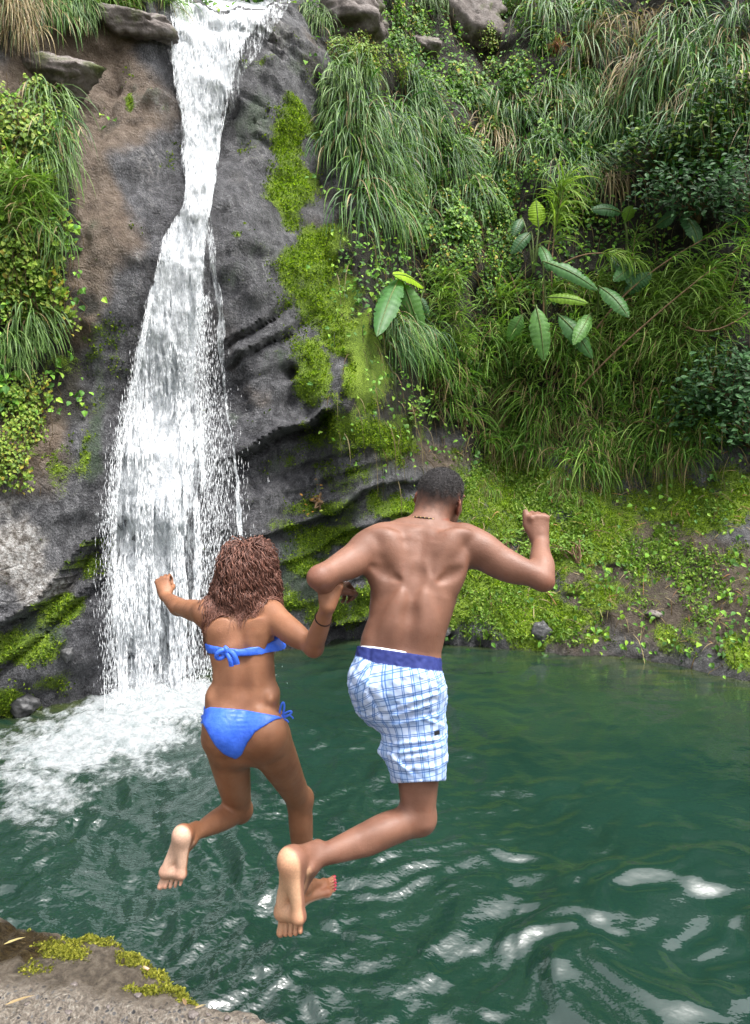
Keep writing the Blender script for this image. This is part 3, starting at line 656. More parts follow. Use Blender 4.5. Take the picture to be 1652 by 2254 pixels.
def hang_mesh(seed, n=70, L=(.6, 1.3), w=(.014, .032), pal=HANG_PAL, dead=.09):
    r = np.random.default_rng(seed); b = MB()
    p0 = np.stack([r.normal(0, .16, n), r.uniform(-.04, .08, n), r.normal(0, .10, n)], 1)
    sd = r.normal(0, .55, n)+p0[:, 0]*1.5
    d0 = np.stack([sd, -r.uniform(.35, 1.0, n), r.uniform(-.1, .95, n)], 1)
    c = pick(pal, n, .2, r); dd = r.random(n) < dead; c[dd] = pick(STRAW, dd.sum(), .2, r)
    sidev = np.stack([r.normal(0, .35, n), -np.ones(n)+r.normal(0, .3, n), r.normal(.5, .3, n)], 1)
    V, Fq, C = blades(p0, d0, r.uniform(*L, n), r.uniform(*w, n), r.uniform(2.0, 4.6, n), 7, sidev, c*.8, c*1.35, r, fold=.22)  # tips coloured lighter to stand in for highlights
    b.add(V, Fq, C); return b.mesh('hanging_grass', LM_HANG)
def grass_mesh(seed, n=85, L=(.30, .85), w=(.011, .026), pal=GRASS_PAL, dead=.18, up=.9, droop=(1.2, 3.4)):
    r = np.random.default_rng(seed); b = MB()
    p0 = np.stack([r.normal(0, .14, n), r.uniform(-.05, .06, n), r.normal(0, .09, n)], 1)
    d0 = np.stack([r.normal(0, .75, n), -r.uniform(.1, .9, n), r.uniform(.1, 1.0, n)*up], 1)
    c = pick(pal, n, .2, r); dd = r.random(n) < dead; c[dd] = pick(STRAW, dd.sum(), .2, r); dr = r.uniform(*droop, n); dr[dd] *= 1.5
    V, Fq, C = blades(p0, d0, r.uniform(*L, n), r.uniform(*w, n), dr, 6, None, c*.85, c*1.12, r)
    b.add(V, Fq, C); return b.mesh('grass_tuft', LM_GRASS)
def vine_mesh(seed, n=230, size=(.055, .115), R=(.40, .22, .45), pal=VINE_PAL):
    r = np.random.default_rng(seed); b = MB()
    q = r.normal(size=(n, 3)); q /= np.linalg.norm(q, axis=1)[:, None]; q *= r.uniform(.45, 1, (n, 1))
    p = q*np.array(R); p[:, 1] = -np.abs(p[:, 1]); p[:, 2] -= .25*(q[:, 0]**2)
    nn = nrm(np.stack([r.normal(0, .45, n), -np.ones(n), r.normal(.7, .4, n)], 1)); ax = nrm(np.stack([r.normal(0, .7, n), -r.uniform(.1, .6, n), -r.uniform(.2, 1, n)], 1))
    c = pick(pal, n, .22, r); yl = r.random(n) < .05; c[yl] = (.36, .30, .05)
    L = r.uniform(*size, n); V, T, C = leaves(p, ax, nn, L, L*r.uniform(.6, .9, n), c); b.add(V, T, C)
    for _ in range(9):
        x = r.normal(0, R[0]*.6); pth = np.array([[x+r.normal(0, .04), -.04-.1*t, .35-.8*t] for t in np.linspace(0, 1, 7)]); Vt, Ft = tube(pth, .005, 4); b.add(Vt, Ft, (.11, .075, .04))
    return b.mesh('leafy_vine', LM_VINE)

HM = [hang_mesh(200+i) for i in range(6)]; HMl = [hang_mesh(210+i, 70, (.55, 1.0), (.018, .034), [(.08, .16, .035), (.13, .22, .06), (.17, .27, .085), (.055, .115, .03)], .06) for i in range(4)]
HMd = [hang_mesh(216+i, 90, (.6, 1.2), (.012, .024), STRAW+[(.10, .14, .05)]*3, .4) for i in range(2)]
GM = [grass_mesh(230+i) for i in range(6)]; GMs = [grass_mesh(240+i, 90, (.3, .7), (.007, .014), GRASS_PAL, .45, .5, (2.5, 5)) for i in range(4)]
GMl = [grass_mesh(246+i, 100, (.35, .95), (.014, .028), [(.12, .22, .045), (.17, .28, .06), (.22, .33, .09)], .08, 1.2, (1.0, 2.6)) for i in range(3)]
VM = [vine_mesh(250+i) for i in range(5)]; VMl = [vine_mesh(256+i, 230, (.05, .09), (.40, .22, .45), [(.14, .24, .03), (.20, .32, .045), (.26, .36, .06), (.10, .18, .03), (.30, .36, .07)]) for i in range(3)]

PRNG = np.random.default_rng(99)
def plant_at(name, me, u, v, out, sc_, label, cat, group, tilt=0.0, flat=.6):
    p = hit(np.array(float(u)), np.array(float(v)), out); n = normal_at(p)
    o = ob(name, me, None, label, cat, group); o.location = p
    o.rotation_euler = (tilt, PRNG.normal(0, .10), math.atan2(n[0], -n[1])*flat*-1*-1+PRNG.normal(0, .25)); o.scale = (sc_,)*3
    return o
ORD = ['leftmost', 'second', 'third', 'fourth', 'fifth', 'sixth', 'seventh', 'eighth', 'ninth']
def nth(i, n): return 'leftmost' if i == 0 else 'rightmost' if i == n-1 else (ORD[i] if i < 9 else f'{i+1}th' if i % 10 > 2 or i < 20 else f'{i+1}'+('st', 'nd', 'rd')[i % 10])+' from left'
def fill(name, meshes, rect, n, out, scr, label, cat, group, poly=None):
    """n plants spread evenly over a patch of the cliff"""
    u0, u1, v0, v1 = rect; pts = []
    tries = 0
    while len(pts) < n and tries < n*60:
        tries += 1; u = PRNG.uniform(u0, u1); v = PRNG.uniform(v0, v1)
        if poly and not poly(u, v): continue
        md = .62*math.sqrt((u1-u0)*(v1-v0)/n)
        if all((u-a)**2+(v-b)**2 > md*md for a, b in pts): pts.append((u, v))
    for i, (u, v) in enumerate(sorted(pts)):
        plant_at(name, meshes[PRNG.integers(len(meshes))], u, v, PRNG.uniform(*out), PRNG.uniform(*scr), label+', '+nth(i, len(pts)), cat, group)

# the curtains of long hanging grass
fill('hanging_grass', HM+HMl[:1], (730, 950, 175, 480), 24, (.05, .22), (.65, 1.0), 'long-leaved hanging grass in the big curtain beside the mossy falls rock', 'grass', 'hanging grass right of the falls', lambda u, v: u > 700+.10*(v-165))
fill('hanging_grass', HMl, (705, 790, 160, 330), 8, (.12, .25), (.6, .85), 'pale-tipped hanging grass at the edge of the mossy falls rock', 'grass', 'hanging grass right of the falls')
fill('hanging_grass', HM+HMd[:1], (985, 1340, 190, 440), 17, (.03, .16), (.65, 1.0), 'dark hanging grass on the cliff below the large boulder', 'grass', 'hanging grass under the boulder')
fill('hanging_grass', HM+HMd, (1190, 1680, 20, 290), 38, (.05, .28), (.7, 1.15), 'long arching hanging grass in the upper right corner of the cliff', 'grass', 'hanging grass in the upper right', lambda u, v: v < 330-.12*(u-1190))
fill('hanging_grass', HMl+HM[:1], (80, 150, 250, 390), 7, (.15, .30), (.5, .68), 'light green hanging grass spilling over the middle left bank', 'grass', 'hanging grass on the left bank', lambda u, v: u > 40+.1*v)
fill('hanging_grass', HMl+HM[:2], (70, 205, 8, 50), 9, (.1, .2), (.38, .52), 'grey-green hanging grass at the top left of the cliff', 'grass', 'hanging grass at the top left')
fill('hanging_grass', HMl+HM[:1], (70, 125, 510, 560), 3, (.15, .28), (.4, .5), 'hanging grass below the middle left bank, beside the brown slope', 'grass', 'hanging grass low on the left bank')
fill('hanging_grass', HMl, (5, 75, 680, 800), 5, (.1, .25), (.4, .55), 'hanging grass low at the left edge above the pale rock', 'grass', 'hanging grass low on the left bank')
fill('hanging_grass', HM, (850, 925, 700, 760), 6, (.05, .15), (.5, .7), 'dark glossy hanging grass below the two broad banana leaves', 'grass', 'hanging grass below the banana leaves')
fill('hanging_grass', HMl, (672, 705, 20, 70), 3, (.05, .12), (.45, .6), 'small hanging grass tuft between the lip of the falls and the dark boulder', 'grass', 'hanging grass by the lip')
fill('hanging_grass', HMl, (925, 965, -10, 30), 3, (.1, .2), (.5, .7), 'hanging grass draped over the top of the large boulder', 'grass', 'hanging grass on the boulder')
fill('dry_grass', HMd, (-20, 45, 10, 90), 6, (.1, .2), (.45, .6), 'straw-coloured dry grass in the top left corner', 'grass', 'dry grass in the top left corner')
# leafy vines
fill('leafy_vine', VMl, (-20, 95, 235, 420), 10, (.05, .25), (.6, .9), 'bright leafy vine covering the middle left bank', 'vine', 'vines on the left bank')
fill('leafy_vine', VMl+VM[:1], (-20, 140, 490, 680), 14, (.05, .25), (.55, .85), 'bright leafy vine on the lower left bank', 'vine', 'vines on the lower left bank', lambda u, v: u < 190-.2*(v-490)+20)
fill('leafy_vine', VMl, (-10, 85, 860, 1040), 8, (.02, .10), (.4, .6), 'small leafy vine trailing down the left bank above the pale rock', 'vine', 'vines trailing down the left', lambda u, v: u < 110-.4*(v-860)+20)
fill('leafy_vine', VM, (880, 1070, 150, 540), 30, (.02, .2), (.6, .95), 'green leafy vine climbing the cliff below the two boulders', 'vine', 'vines below the boulders')
fill('leafy_vine', VM+VMl[:1], (1080, 1330, -10, 150), 16, (.05, .25), (.6, .9), 'leafy vine at the top of the cliff right of the large boulder', 'vine', 'vines right of the boulder')
fill('leafy_vine', VM, (1070, 1340, 150, 460), 20, (.05, .22), (.6, .95), 'dark leafy vine among the hanging grass in the middle of the cliff', 'vine', 'vines among the hanging grass')
fill('leafy_vine', VMl, (720, 860, 105, 165), 7, (.05, .2), (.5, .75), 'bright leafy vine under the dark boulder beside the falls', 'vine', 'vines under the dark boulder')
fill('leafy_vine', VM, (850, 940, -10, 130), 7, (.05, .2), (.5, .7), 'leafy vine between the two boulders at the top', 'vine', 'vines between the boulders')
fill('leafy_vine', VM, (960, 1130, 470, 640), 18, (.02, .15), (.5, .8), 'dark leafy vine above the grass in the middle of the cliff', 'vine', 'vines above the grass')
# grass on the bank
bankp = lambda u, v: v < np.interp(u, [930, 1000, 1060, 1150, 1240, 1330, 1420, 1520, 1580], [880, 930, 990, 985, 1010, 1060, 1030, 1010, 960])
fill('grass_tuft', GM+GMs[:1], (935, 1570, 740, 1060), 66, (.02, .16), (.75, 1.2), 'tangled green and straw grass tuft on the slope above the mossy bank', 'grass', 'grass tufts above the bank', bankp)
fill('grass_tuft', GMs+GM[:1], (1060, 1540, 920, 1075), 26, (.02, .12), (.7, 1.0), 'half dry grass tuft drooping over the top of the mossy bank', 'grass', 'drooping dry grass tufts', bankp)
fill('grass_tuft', GMl+GM[:1], (950, 1330, 620, 780), 18, (.02, .15), (.6, .95), 'fresh green grass tuft around the banana plants', 'grass', 'grass round the banana plants')
fill('grass_tuft', GMs, (1050, 1090, 1010, 1090), 5, (.02, .06), (.45, .65), 'small drooping grass tuft hanging on the moss right of the shorn head', 'grass', 'grass on the mossy bank')
fill('grass_tuft', GMs, (1225, 1300, 1040, 1105), 6, (.02, .08), (.6, .8), 'grass tuft hanging down over the middle of the mossy bank', 'grass', 'grass over the mossy bank')
fill('grass_tuft', GMl, (1330, 1600, 600, 800), 14, (.05, .25), (.8, 1.1), 'tall fresh grass below the dark shrub on the right', 'grass', 'tall grass below the shrub')
fill('grass_tuft', GMl+GM, (100, 480, -34, 12), 14, (.0, .05), (.5, .8), 'bright grass tuft on the rim above the falls', 'grass', 'grass on the rim')
fill('grass_tuft', GMl, (0, 60, 380, 500), 4, (.15, .3), (.6, .8), 'fresh grass between the two vine banks on the left', 'grass', 'grass on the left bank')

# vine leaves carpeting all the soil: nobody could count them
wv = soil*(.25+np.clip(fbm(GX*.9, GZ*.9, 6, 3, 301)*2.2, 0, 1))*sstep(-80, -20, GU)*(1-sstep(1700, 1760, GU))*sstep(-260, -200, GV)
p, n, k = scatter(wv*np.where(GU > 600, .45, 1), 17000)
N = len(p); c = pick(VINE_PAL, N, .25)*1.15; br_ = GU.ravel()[k] < 250; c[br_] *= 1.35
nn = nrm(n*.7+RNG.normal(0, .4, (N, 3))+np.array([0, -.2, .5])); ax = nrm(np.stack([RNG.normal(0, .7, N), -RNG.uniform(.1, .6, N), -RNG.uniform(.1, 1, N)], 1))
L = RNG.uniform(.045, .10, N); V, T, C = leaves(p+n*RNG.uniform(.01, .20, (N, 1)), ax, nn, L, L*RNG.uniform(.55, .85, N), c)
ob('vine_leaves', mesh_np('vine_leaves', V, T, LM_VINE, False, colors=C), label='carpet of small vine leaves over the soil of the cliff', cat='vine', kind='stuff')
# dead leaf blades and thin stems hanging in the gaps
p, n, k = scatter(soil*sstep(700, 760, GU)*(GV > -150)*(1-sstep(1720, 1760, GU)), 3000)
N = len(p); c = pick(STRAW+[(.08, .06, .035), (.06, .08, .03), (.05, .075, .025)], N)*.8  # straw and stem colours, darkened to paint deeper shade into the gaps
V, Fq, C = blades(p+n*.03, n+RNG.normal(0, .4, (N, 3)), RNG.uniform(.3, .9, N), RNG.uniform(.006, .016, N), RNG.uniform(3, 7, N), 5, None, c, c)
ob('dead_grass', mesh_np('dead_grass', V, Fq, LM_GRASS, False, colors=C), label='thatch of dead stems hanging between the green curtains', cat='grass', kind='stuff')
# tiny plants and litter on the mossy bank
wb = sstep(980, 1040, GU)*sstep(985, 1040, GV)*(GZ > .15)*(1-sstep(1700, 1740, GU))*np.clip(.15+fbm(GX*1.5, GZ*1.5, 9, 3, 302)*1.6, 0, 1)
p, n, k = scatter(wb, 5200); N = len(p); c = pick([(.12, .22, .03), (.18, .30, .045), (.09, .16, .025), (.24, .33, .07)], N)
L = RNG.uniform(.03, .075, N); V, T, C = leaves(p+n*RNG.uniform(.0, .05, (N, 1)), nrm(n*.5+RNG.normal(0, .7, (N, 3))), nrm(n+RNG.normal(0, .5, (N, 3))), L, L*.6, c)
b = MB(); b.add(V, T, C)
p, n, k = scatter(wb, 3400); N = len(p); c = pick(GRASS_PAL, N); V, Fq, C = blades(p, nrm(n*.8+RNG.normal(0, .6, (N, 3))+np.array([0, 0, .4])), RNG.uniform(.06, .17, N), RNG.uniform(.005, .010, N), RNG.uniform(1, 4, N), 4, None, c, c); b.add(V, Fq, C)
ob('bank_seedlings', b.mesh('bank_seedlings', LM_VINE, False), label='low seedlings and grass blades over the mossy bank', cat='plants', kind='stuff')
wl_ = sstep(900, 960, GU)*sstep(965, 1000, GV)*(GZ > .2)*(1-sstep(1700, 1740, GU))
p, n, k = scatter(wl_, 520); N = len(p); c = pick(STRAW+[(.34, .17, .09)], N)
V, Fq, C = blades(p+n*.012, nrm(np.cross(n, RNG.normal(size=(N, 3)))+n*.25), RNG.uniform(.07, .34, N), RNG.uniform(.006, .018, N), RNG.uniform(.2, 1.6, N), 4, n, c, c)
ob('dry_litter', mesh_np('dry_litter', V, Fq, LM_GRASS, False, colors=C), label='dry leaves and straw lying on the bank', cat='litter', kind='stuff')

# broad banana-like leaves: each leaf a part with its midrib
def big_leaf(par, p0, p1, wid, col, sag=.15, face=(0, -1, .25), name='leaf', ruf=.005, nseg=44, rachis=True):
    """leaf from p0 (stalk end) to p1 (tip), widest a third of the way"""
    p0, p1 = np.array(p0, float), np.array(p1, float); n = nseg; ts3 = np.linspace(0, 1, n); L = np.linalg.norm(p1-p0)
    fc_ = np.array(face, float); axis = p0+(p1-p0)*ts3[:, None]+fc_*(sag*L*np.sin(math.pi*ts3))[:, None]
    tn3 = nrm(np.gradient(axis, axis=0)); sd = nrm(np.cross(tn3, fc_)); nm = np.cross(sd, tn3)
    pr = np.interp(ts3, [0, .06, .3, .65, .88, 1], [.12, .55, 1, .92, .5, .02]); m = 9; ss = np.linspace(-1, 1, m)
    rg = PRNG.uniform(.90, 1.04, (n, 2)); rg[PRNG.integers(8, n-4, 3), PRNG.integers(0, 2, 3)] *= .72
    V = np.zeros((n, m, 3))
    for j, s in enumerate(ss):
        w_ = wid/2*pr*np.abs(s)*np.sign(s)*(rg[:, 0] if s < 0 else rg[:, 1])**(abs(s))
        V[:, j] = axis+sd*w_[:, None]+nm*(-.13*wid*s*s*pr+ruf*np.sin(ts3*(70 if nseg > 20 else 30)+abs(s)*3)*abs(s)**.5+.02*wid*(abs(s) > .05))[:, None]+tn3*(wid*.22*abs(s)*(1-ts3))[:, None]
    c = np.array(col)*np.ones((n*m, 3))*(.95+.10*np.sin(np.repeat(ts3, m)*70)[:, None])
    o = ob(name, mesh_np(name, (V-np.array(par.location)).reshape(-1, 3), grid_faces(n, m), LM_BIG, True, colors=c), par)
    if rachis:
        Vt, Ft = tube(axis+nm*.006-np.array(par.location), np.linspace(.011, .003, n)*max(.5, wid/.25), 5)
        ob('midrib', mesh_np('midrib', Vt, Ft, M_GSTEM), o)
    return o
def stalk(par, pts, r0, r1, mat=None, name='stalk'):
    Vt, Ft = tube(np.asarray(pts)-np.array(par.location), np.linspace(r0, r1, len(pts)), 7); return ob(name, mesh_np(name, Vt, Ft, mat or M_GSTEM), par)
def hp(u, v, out):
    p = hit(np.array(float(u)), np.array(float(v))); e = np.array([0, 0, CAM_H])-p; return p+e/np.linalg.norm(e)*out       # out = metres off the cliff towards the viewer
def bez(pts, n=10):
    pts = np.asarray(pts, float); t_ = np.linspace(0, 1, n); m_ = len(pts)-1
    return sum((math.comb(m_, i)*(1-t_)**(m_-i)*t_**i)[:, None]*pts[i] for i in range(m_+1))
def broad_plant(u, v, specs, label, group='broad-leaved plants on the cliff'):
    root = hp(u, v, .02); par = bpy.data.objects.new('banana_plant', None); COL.objects.link(par); par.location = root
    par['label'] = label; par['category'] = 'plant'; par['group'] = group
    for (u0, v0, o0, u1, v1, o1, wd, col, sag) in specs:
        a, b_ = hp(u0, v0, o0+.12), hp(u1, v1, o1+.20)
        fc_ = nrm(np.array([0, -1, .35])); big_leaf(par, a, b_, wd, col, sag, fc_)
        stalk(par, bez([root, (root+a)/2+np.array([0, -.10, .15]), a]), .022, .012)
    return par
DK, MD, LT, YL = (.045, .13, .045), (.070, .19, .055), (.12, .27, .07), (.32, .52, .03)
broad_plant(900, 780, [(880, 612, .45, 830, 742, .40, .36, MD, .08), (886, 618, .50, 930, 752, .45, .36, LT, .08), (934, 634, .40, 864, 604, .55, .26, YL, .10), (920, 650, .30, 945, 700, .3, .16, DK, .1)], 'banana plant with two drooping broad leaves and one yellow-green leaf beside the mossy rock')
broad_plant(1205, 800, [(1180, 672, .45, 1198, 796, .45, .36, LT, .08), (1195, 575, .45, 1318, 640, .55, .28, MD, .08), (1200, 655, .40, 1296, 668, .55, .22, (.20, .36, .03), .10), (1152, 690, .35, 1118, 752, .4, .26, LT, .1), (1226, 690, .40, 1305, 790, .5, .34, MD, .10)], 'banana plant with toothed broad leaves in the middle of the grass')
broad_plant(1175, 600, [(1186, 505, .35, 1180, 440, .45, .32, YL, .04), (1170, 510, .3, 1125, 560, .4, .24, DK, .1), (1150, 480, .25, 1130, 520, .35, .2, DK, .1), (1190, 540, .3, 1212, 600, .4, .22, MD, .1)], 'broad-leaved plant with one upright glowing yellow-green leaf')
broad_plant(1380, 560, [(1372, 470, .4, 1300, 462, .5, .26, DK, .12), (1376, 492, .4, 1390, 452, .5, .22, (.16, .30, .04), .08), (1440, 500, .4, 1490, 470, .5, .28, DK, .1), (1500, 470, .4, 1540, 540, .5, .30, DK, .1), (1400, 580, .4, 1350, 620, .5, .26, MD, .1), (1340, 560, .4, 1400, 640, .5, .22, DK, .1)], 'broad-leaved plant with dark wide leaves under the dark shrub')
broad_plant(1310, 760, [(1318, 630, .5, 1385, 700, .6, .30, MD, .1), (1370, 650, .45, 1436, 600, .55, .28, DK, .1), (1300, 690, .4, 1262, 760, .5, .26, LT, .1)], 'broad-leaved plant low in the tall grass right of the toothed leaves')

# reeds: jointed stems with narrow two-ranked leaves
def reed(pts_uvo, label, r0=.012, n=46, L=(.25, .5), w=(.012, .022), start=.35, pal=GRASS_PAL, group='reeds on the bank', stem=M_STEM):
    P3 = bez([hp(*q) for q in pts_uvo], 26); par = bpy.data.objects.new('reed', None); COL.objects.link(par); par.location = P3[0]
    par['label'] = label; par['category'] = 'reed'; par['group'] = group
    Vt, Ft = tube(P3-P3[0], np.linspace(r0, r0*.4, 26)*(1+.25*(np.arange(26) % 4 == 0)), 6); ob('stem', mesh_np('stem', Vt, Ft, stem), par)
    tt3 = PRNG.uniform(start, 1, n)**.8; idx = tt3*25; i0 = np.clip(idx.astype(int), 0, 24); pp = P3[i0]+(P3[i0+1]-P3[i0])*(idx-i0)[:, None]
    tn3 = nrm(P3[i0+1]-P3[i0]); d0 = nrm(tn3*PRNG.uniform(.5, 1.1, (n, 1))+PRNG.normal(0, .5, (n, 3))+np.array([0, -.2, .2])); c = pick(pal, n, .2)
    V, Fq, C = blades(pp-P3[0], d0, PRNG.uniform(*L, n), PRNG.uniform(*w, n), PRNG.uniform(1.2, 3.0, n), 6, None, c*.95, c*1.15); ob('leaves', mesh_np('leaves', V, Fq, LM_GRASS, False, colors=C), par)['kind'] = 'stuff'
BR = [(.18, .30, .05), (.24, .36, .08), (.30, .40, .12), (.14, .24, .04)]
reed([(1215, 640, .2), (1210, 520, .5), (1250, 390, .6)], 'tall reed with a bright plume of narrow leaves above the banana plants', .014, 90, (.4, .75), (.018, .034), .30, BR)
reed([(1205, 560, .3), (1220, 480, .5), (1235, 400, .6)], 'second bright reed leaning against the tallest reed plume', .012, 60, (.35, .7), (.016, .03), .3, BR)
reed([(1215, 600, .3), (1290, 530, .7), (1405, 575, .8)], 'reed bending to the right with a bushy bright tip', .015, 95, (.25, .5), (.012, .022), .55, BR)
reed([(1260, 830, .2), (1330, 640, .6), (1480, 560, .7), (1640, 480, .8)], 'long woody reed crossing below the dark shrub to the right edge', .018, 60, (.3, .55), (.012, .022), .55, GRASS_PAL)
reed([(1270, 860, .2), (1420, 700, .7), (1560, 600, .9), (1660, 520, 1.0)], 'long woody reed just below the other crossing stem', .016, 80, (.3, .5), (.010, .02), .5, BR[:2]+GRASS_PAL)
reed([(1490, 700, .3), (1540, 760, .8), (1620, 720, .9), (1680, 660, 1.0)], 'bare tan reed stem curving up at the right edge', .018, 26, (.25, .45), (.010, .018), .6, GRASS_PAL)
reed([(1480, 800, .2), (1530, 680, .5), (1560, 600, .6)], 'leafy reed standing in front of the right edge shade', .012, 90, (.3, .55), (.010, .020), .3, BR[:2]+GRASS_PAL)
reed([(1400, 760, .2), (1380, 640, .5), (1400, 510, .6)], 'grey-green reed standing below the dark shrub', .012, 90, (.3, .5), (.010, .018), .35, GRASS_PAL)
reed([(1610, 640, .4), (1640, 560, .8), (1690, 450, .9)], 'drooping leafy reed at the right edge of the picture', .012, 80, (.35, .6), (.012, .022), .2, GRASS_PAL)
_rn = 0
for u_ in (962, 1005, 1048, 1090, 1132, 1172, 1262, 1305, 1352, 1395, 1440, 1490, 1530):
    v_ = 860+PRNG.uniform(-60, 60)+.12*(u_-960); l_ = PRNG.uniform(-35, 35)
    reed([(u_, v_, .08), (u_+l_*.4, v_-80, .35), (u_+l_, v_-PRNG.uniform(130, 200), .45)], 'low leafy reed rising from the bank grass, '+nth(_rn, 13), .008, 70, (.18, .40), (.012, .024), .12, BR+GRASS_PAL, 'low reeds in the bank grass', M_GSTEM); _rn += 1
for k_, (a, b_, c_) in enumerate((((1000, 480, .12), (1080, 570, .3), (1118, 628, .25)), ((1196, 620, .2), (1198, 760, .35), (1208, 890, .2)), ((1100, 560, .1), (1130, 600, .2), (1150, 690, .15)), ((1000, 300, .1), (1010, 420, .2), (985, 560, .12)))):
    pth = bez([hp(*a), hp(*b_), hp(*c_)], 14); Vt, Ft = tube(pth-pth[0], np.linspace(.018, .008, 14), 6)
    ob('bare_stem', mesh_np('bare_stem', Vt, Ft, M_STEM), None, ['bare brown stem slanting down from the hanging grass to the reeds', 'bare straight tan stem standing in the grass left of the toothed leaves', 'short bare stem above the banana plants', 'thin bare vine stem hanging among the leafy vines'][k_], 'stem', 'bare stems', loc=pth[0])

# dark leafy shrubs on the right
def shrub(u, v, out, rad, n, pal, label, size=(.07, .13), group='dark shrubs on the right', name='shrub'):
    c0 = hp(u, v, out); sm = min(1, rad[0]/.6)**1.5; rt = hp(u+20*sm, v+70*sm, .02); par = bpy.data.objects.new(name, None); COL.objects.link(par); par.location = rt
    par['label'] = label; par['category'] = 'shrub'; par['group'] = group; r = PRNG
    b = MB(); tips = []
    for i in range(16):
        q = nrm(r.normal(size=3)); q[1] = -abs(q[1]); e = c0+q*np.array(rad)*r.uniform(.5, 1); tips.append(e)
        pth = bez([rt, (rt+c0)/2+r.normal(0, .1, 3), e], 9); Vt, Ft = tube(pth-rt, np.linspace(.02, .004, 9), 5); b.add(Vt, Ft)
    ob('branches', b.mesh('branches', M_STEM), par)
    q = r.normal(size=(n, 3)); q /= np.linalg.norm(q, axis=1)[:, None]; q *= r.uniform(.35, 1.05, (n, 1))**.6
    pp = c0+q*np.array(rad); tk = np.array(tips)[r.integers(0, 16, n)]; ml = r.random(n) < .55; pp[ml] = tk[ml]+r.normal(0, .16, (ml.sum(), 3))
    nn = nrm(np.stack([r.normal(0, .4, n), -r.uniform(.2, 1, n), r.uniform(.3, 1.2, n)], 1)); ax = nrm(np.stack([r.normal(0, 1, n), -r.uniform(0, .6, n), r.normal(-.2, .4, n)], 1))
    L = r.uniform(*size, n); V, T, C = leaves(pp-rt, ax, nn, L, L*r.uniform(.42, .6, n), pick(pal, n, .25), .10); ob('crown', mesh_np('crown', V, T, LM_SHRUB, False, colors=C), par)
DP = [(.026, .075, .026), (.040, .105, .038), (.055, .135, .05), (.020, .055, .020)]; DPb = DP+[(.13, .22, .03), (.09, .16, .03)]
shrub(1430, 330, .45, (.75, .40, .45), 900, DPb, 'dark leafy shrub overhanging the cliff, with a few bright shoots on top')
shrub(1560, 300, .6, (.75, .45, .55), 950, DPb, 'dark leafy shrub at the right edge just below the hanging grass')
shrub(1520, 420, .6, (.85, .45, .45), 950, DP, 'dark glossy shrub below the overhanging one, above the crossing reed')
shrub(1640, 420, .7, (.6, .4, .6), 700, DP, 'deep green shrub at the right edge above the drooping reed')
shrub(1600, 210, .5, (.6, .35, .35), 520, DPb+[(.22, .30, .04)], 'small shrub with yellow-green shoots under the corner hanging grass')
shrub(1590, 830, .35, (.7, .35, .55), 800, DP, 'dark shrub low at the right edge above the mossy bank')
shrub(1520, 900, .25, (.45, .25, .35), 420, DP+[(.10, .18, .03)], 'small dark shrub where the grass meets the right end of the bank')
shrub(1640, 930, .3, (.5, .3, .4), 420, DP, 'low shaded shrub in the right corner above the moss')
SM = [(.14, .26, .04), (.20, .32, .06), (.10, .19, .03)]
shrub(905, 905, .06, (.22, .12, .16), 110, SM, 'bright low bush beside the left end of the bank grass', (.05, .09), 'small leafy bushes on the moss')
shrub(1260, 1200, .06, (.40, .14, .18), 240, SM, 'low green bush right of the raised fist', (.04, .07), 'small leafy bushes on the moss')
shrub(1165, 1165, .05, (.20, .10, .12), 90, SM, 'small seedling bush just left of the raised fist', (.06, .10), 'small leafy bushes on the moss')
shrub(1110, 1195, .05, (.22, .10, .10), 100, SM, 'small bush on the moss above the bent right arm', (.05, .09), 'small leafy bushes on the moss')
shrub(700, 1100, .05, (.10, .06, .08), 40, [(.30, .16, .04), (.26, .30, .05)], 'tiny orange-tinged fern clump on the ledge right of the falls', (.03, .06), 'small leafy bushes on the moss')

# reddish seed heads
for k_, (u, v, s_) in enumerate(((1228, 98, .30), (1292, 62, .26), (1290, 250, .26), (1400, 180, .18))):
    o3 = hp(u, v, .35); n = 130; r = PRNG; d0 = nrm(r.normal(size=(n, 3))+np.array([0, -.5, .1])); c = pick([(.26, .13, .08), (.34, .18, .10), (.30, .08, .05), (.18, .10, .06)], n)
    V, Fq, C = blades(r.normal(0, .04, (n, 3)), d0, r.uniform(.5, 1, n)*s_, .014, r.uniform(.5, 2, n), 4, None, c, c)
    ob('seed_head', mesh_np('seed_head', V, Fq, LM_GRASS, False, colors=C), None, ['brown dry seed head hanging right of the large boulder', 'reddish seed head among vine leaves near the top', 'brown seed head in the middle of the hanging grass', 'small red seed head beside the dark shrub'][k_], 'seed head', 'dry seed heads', loc=o3)

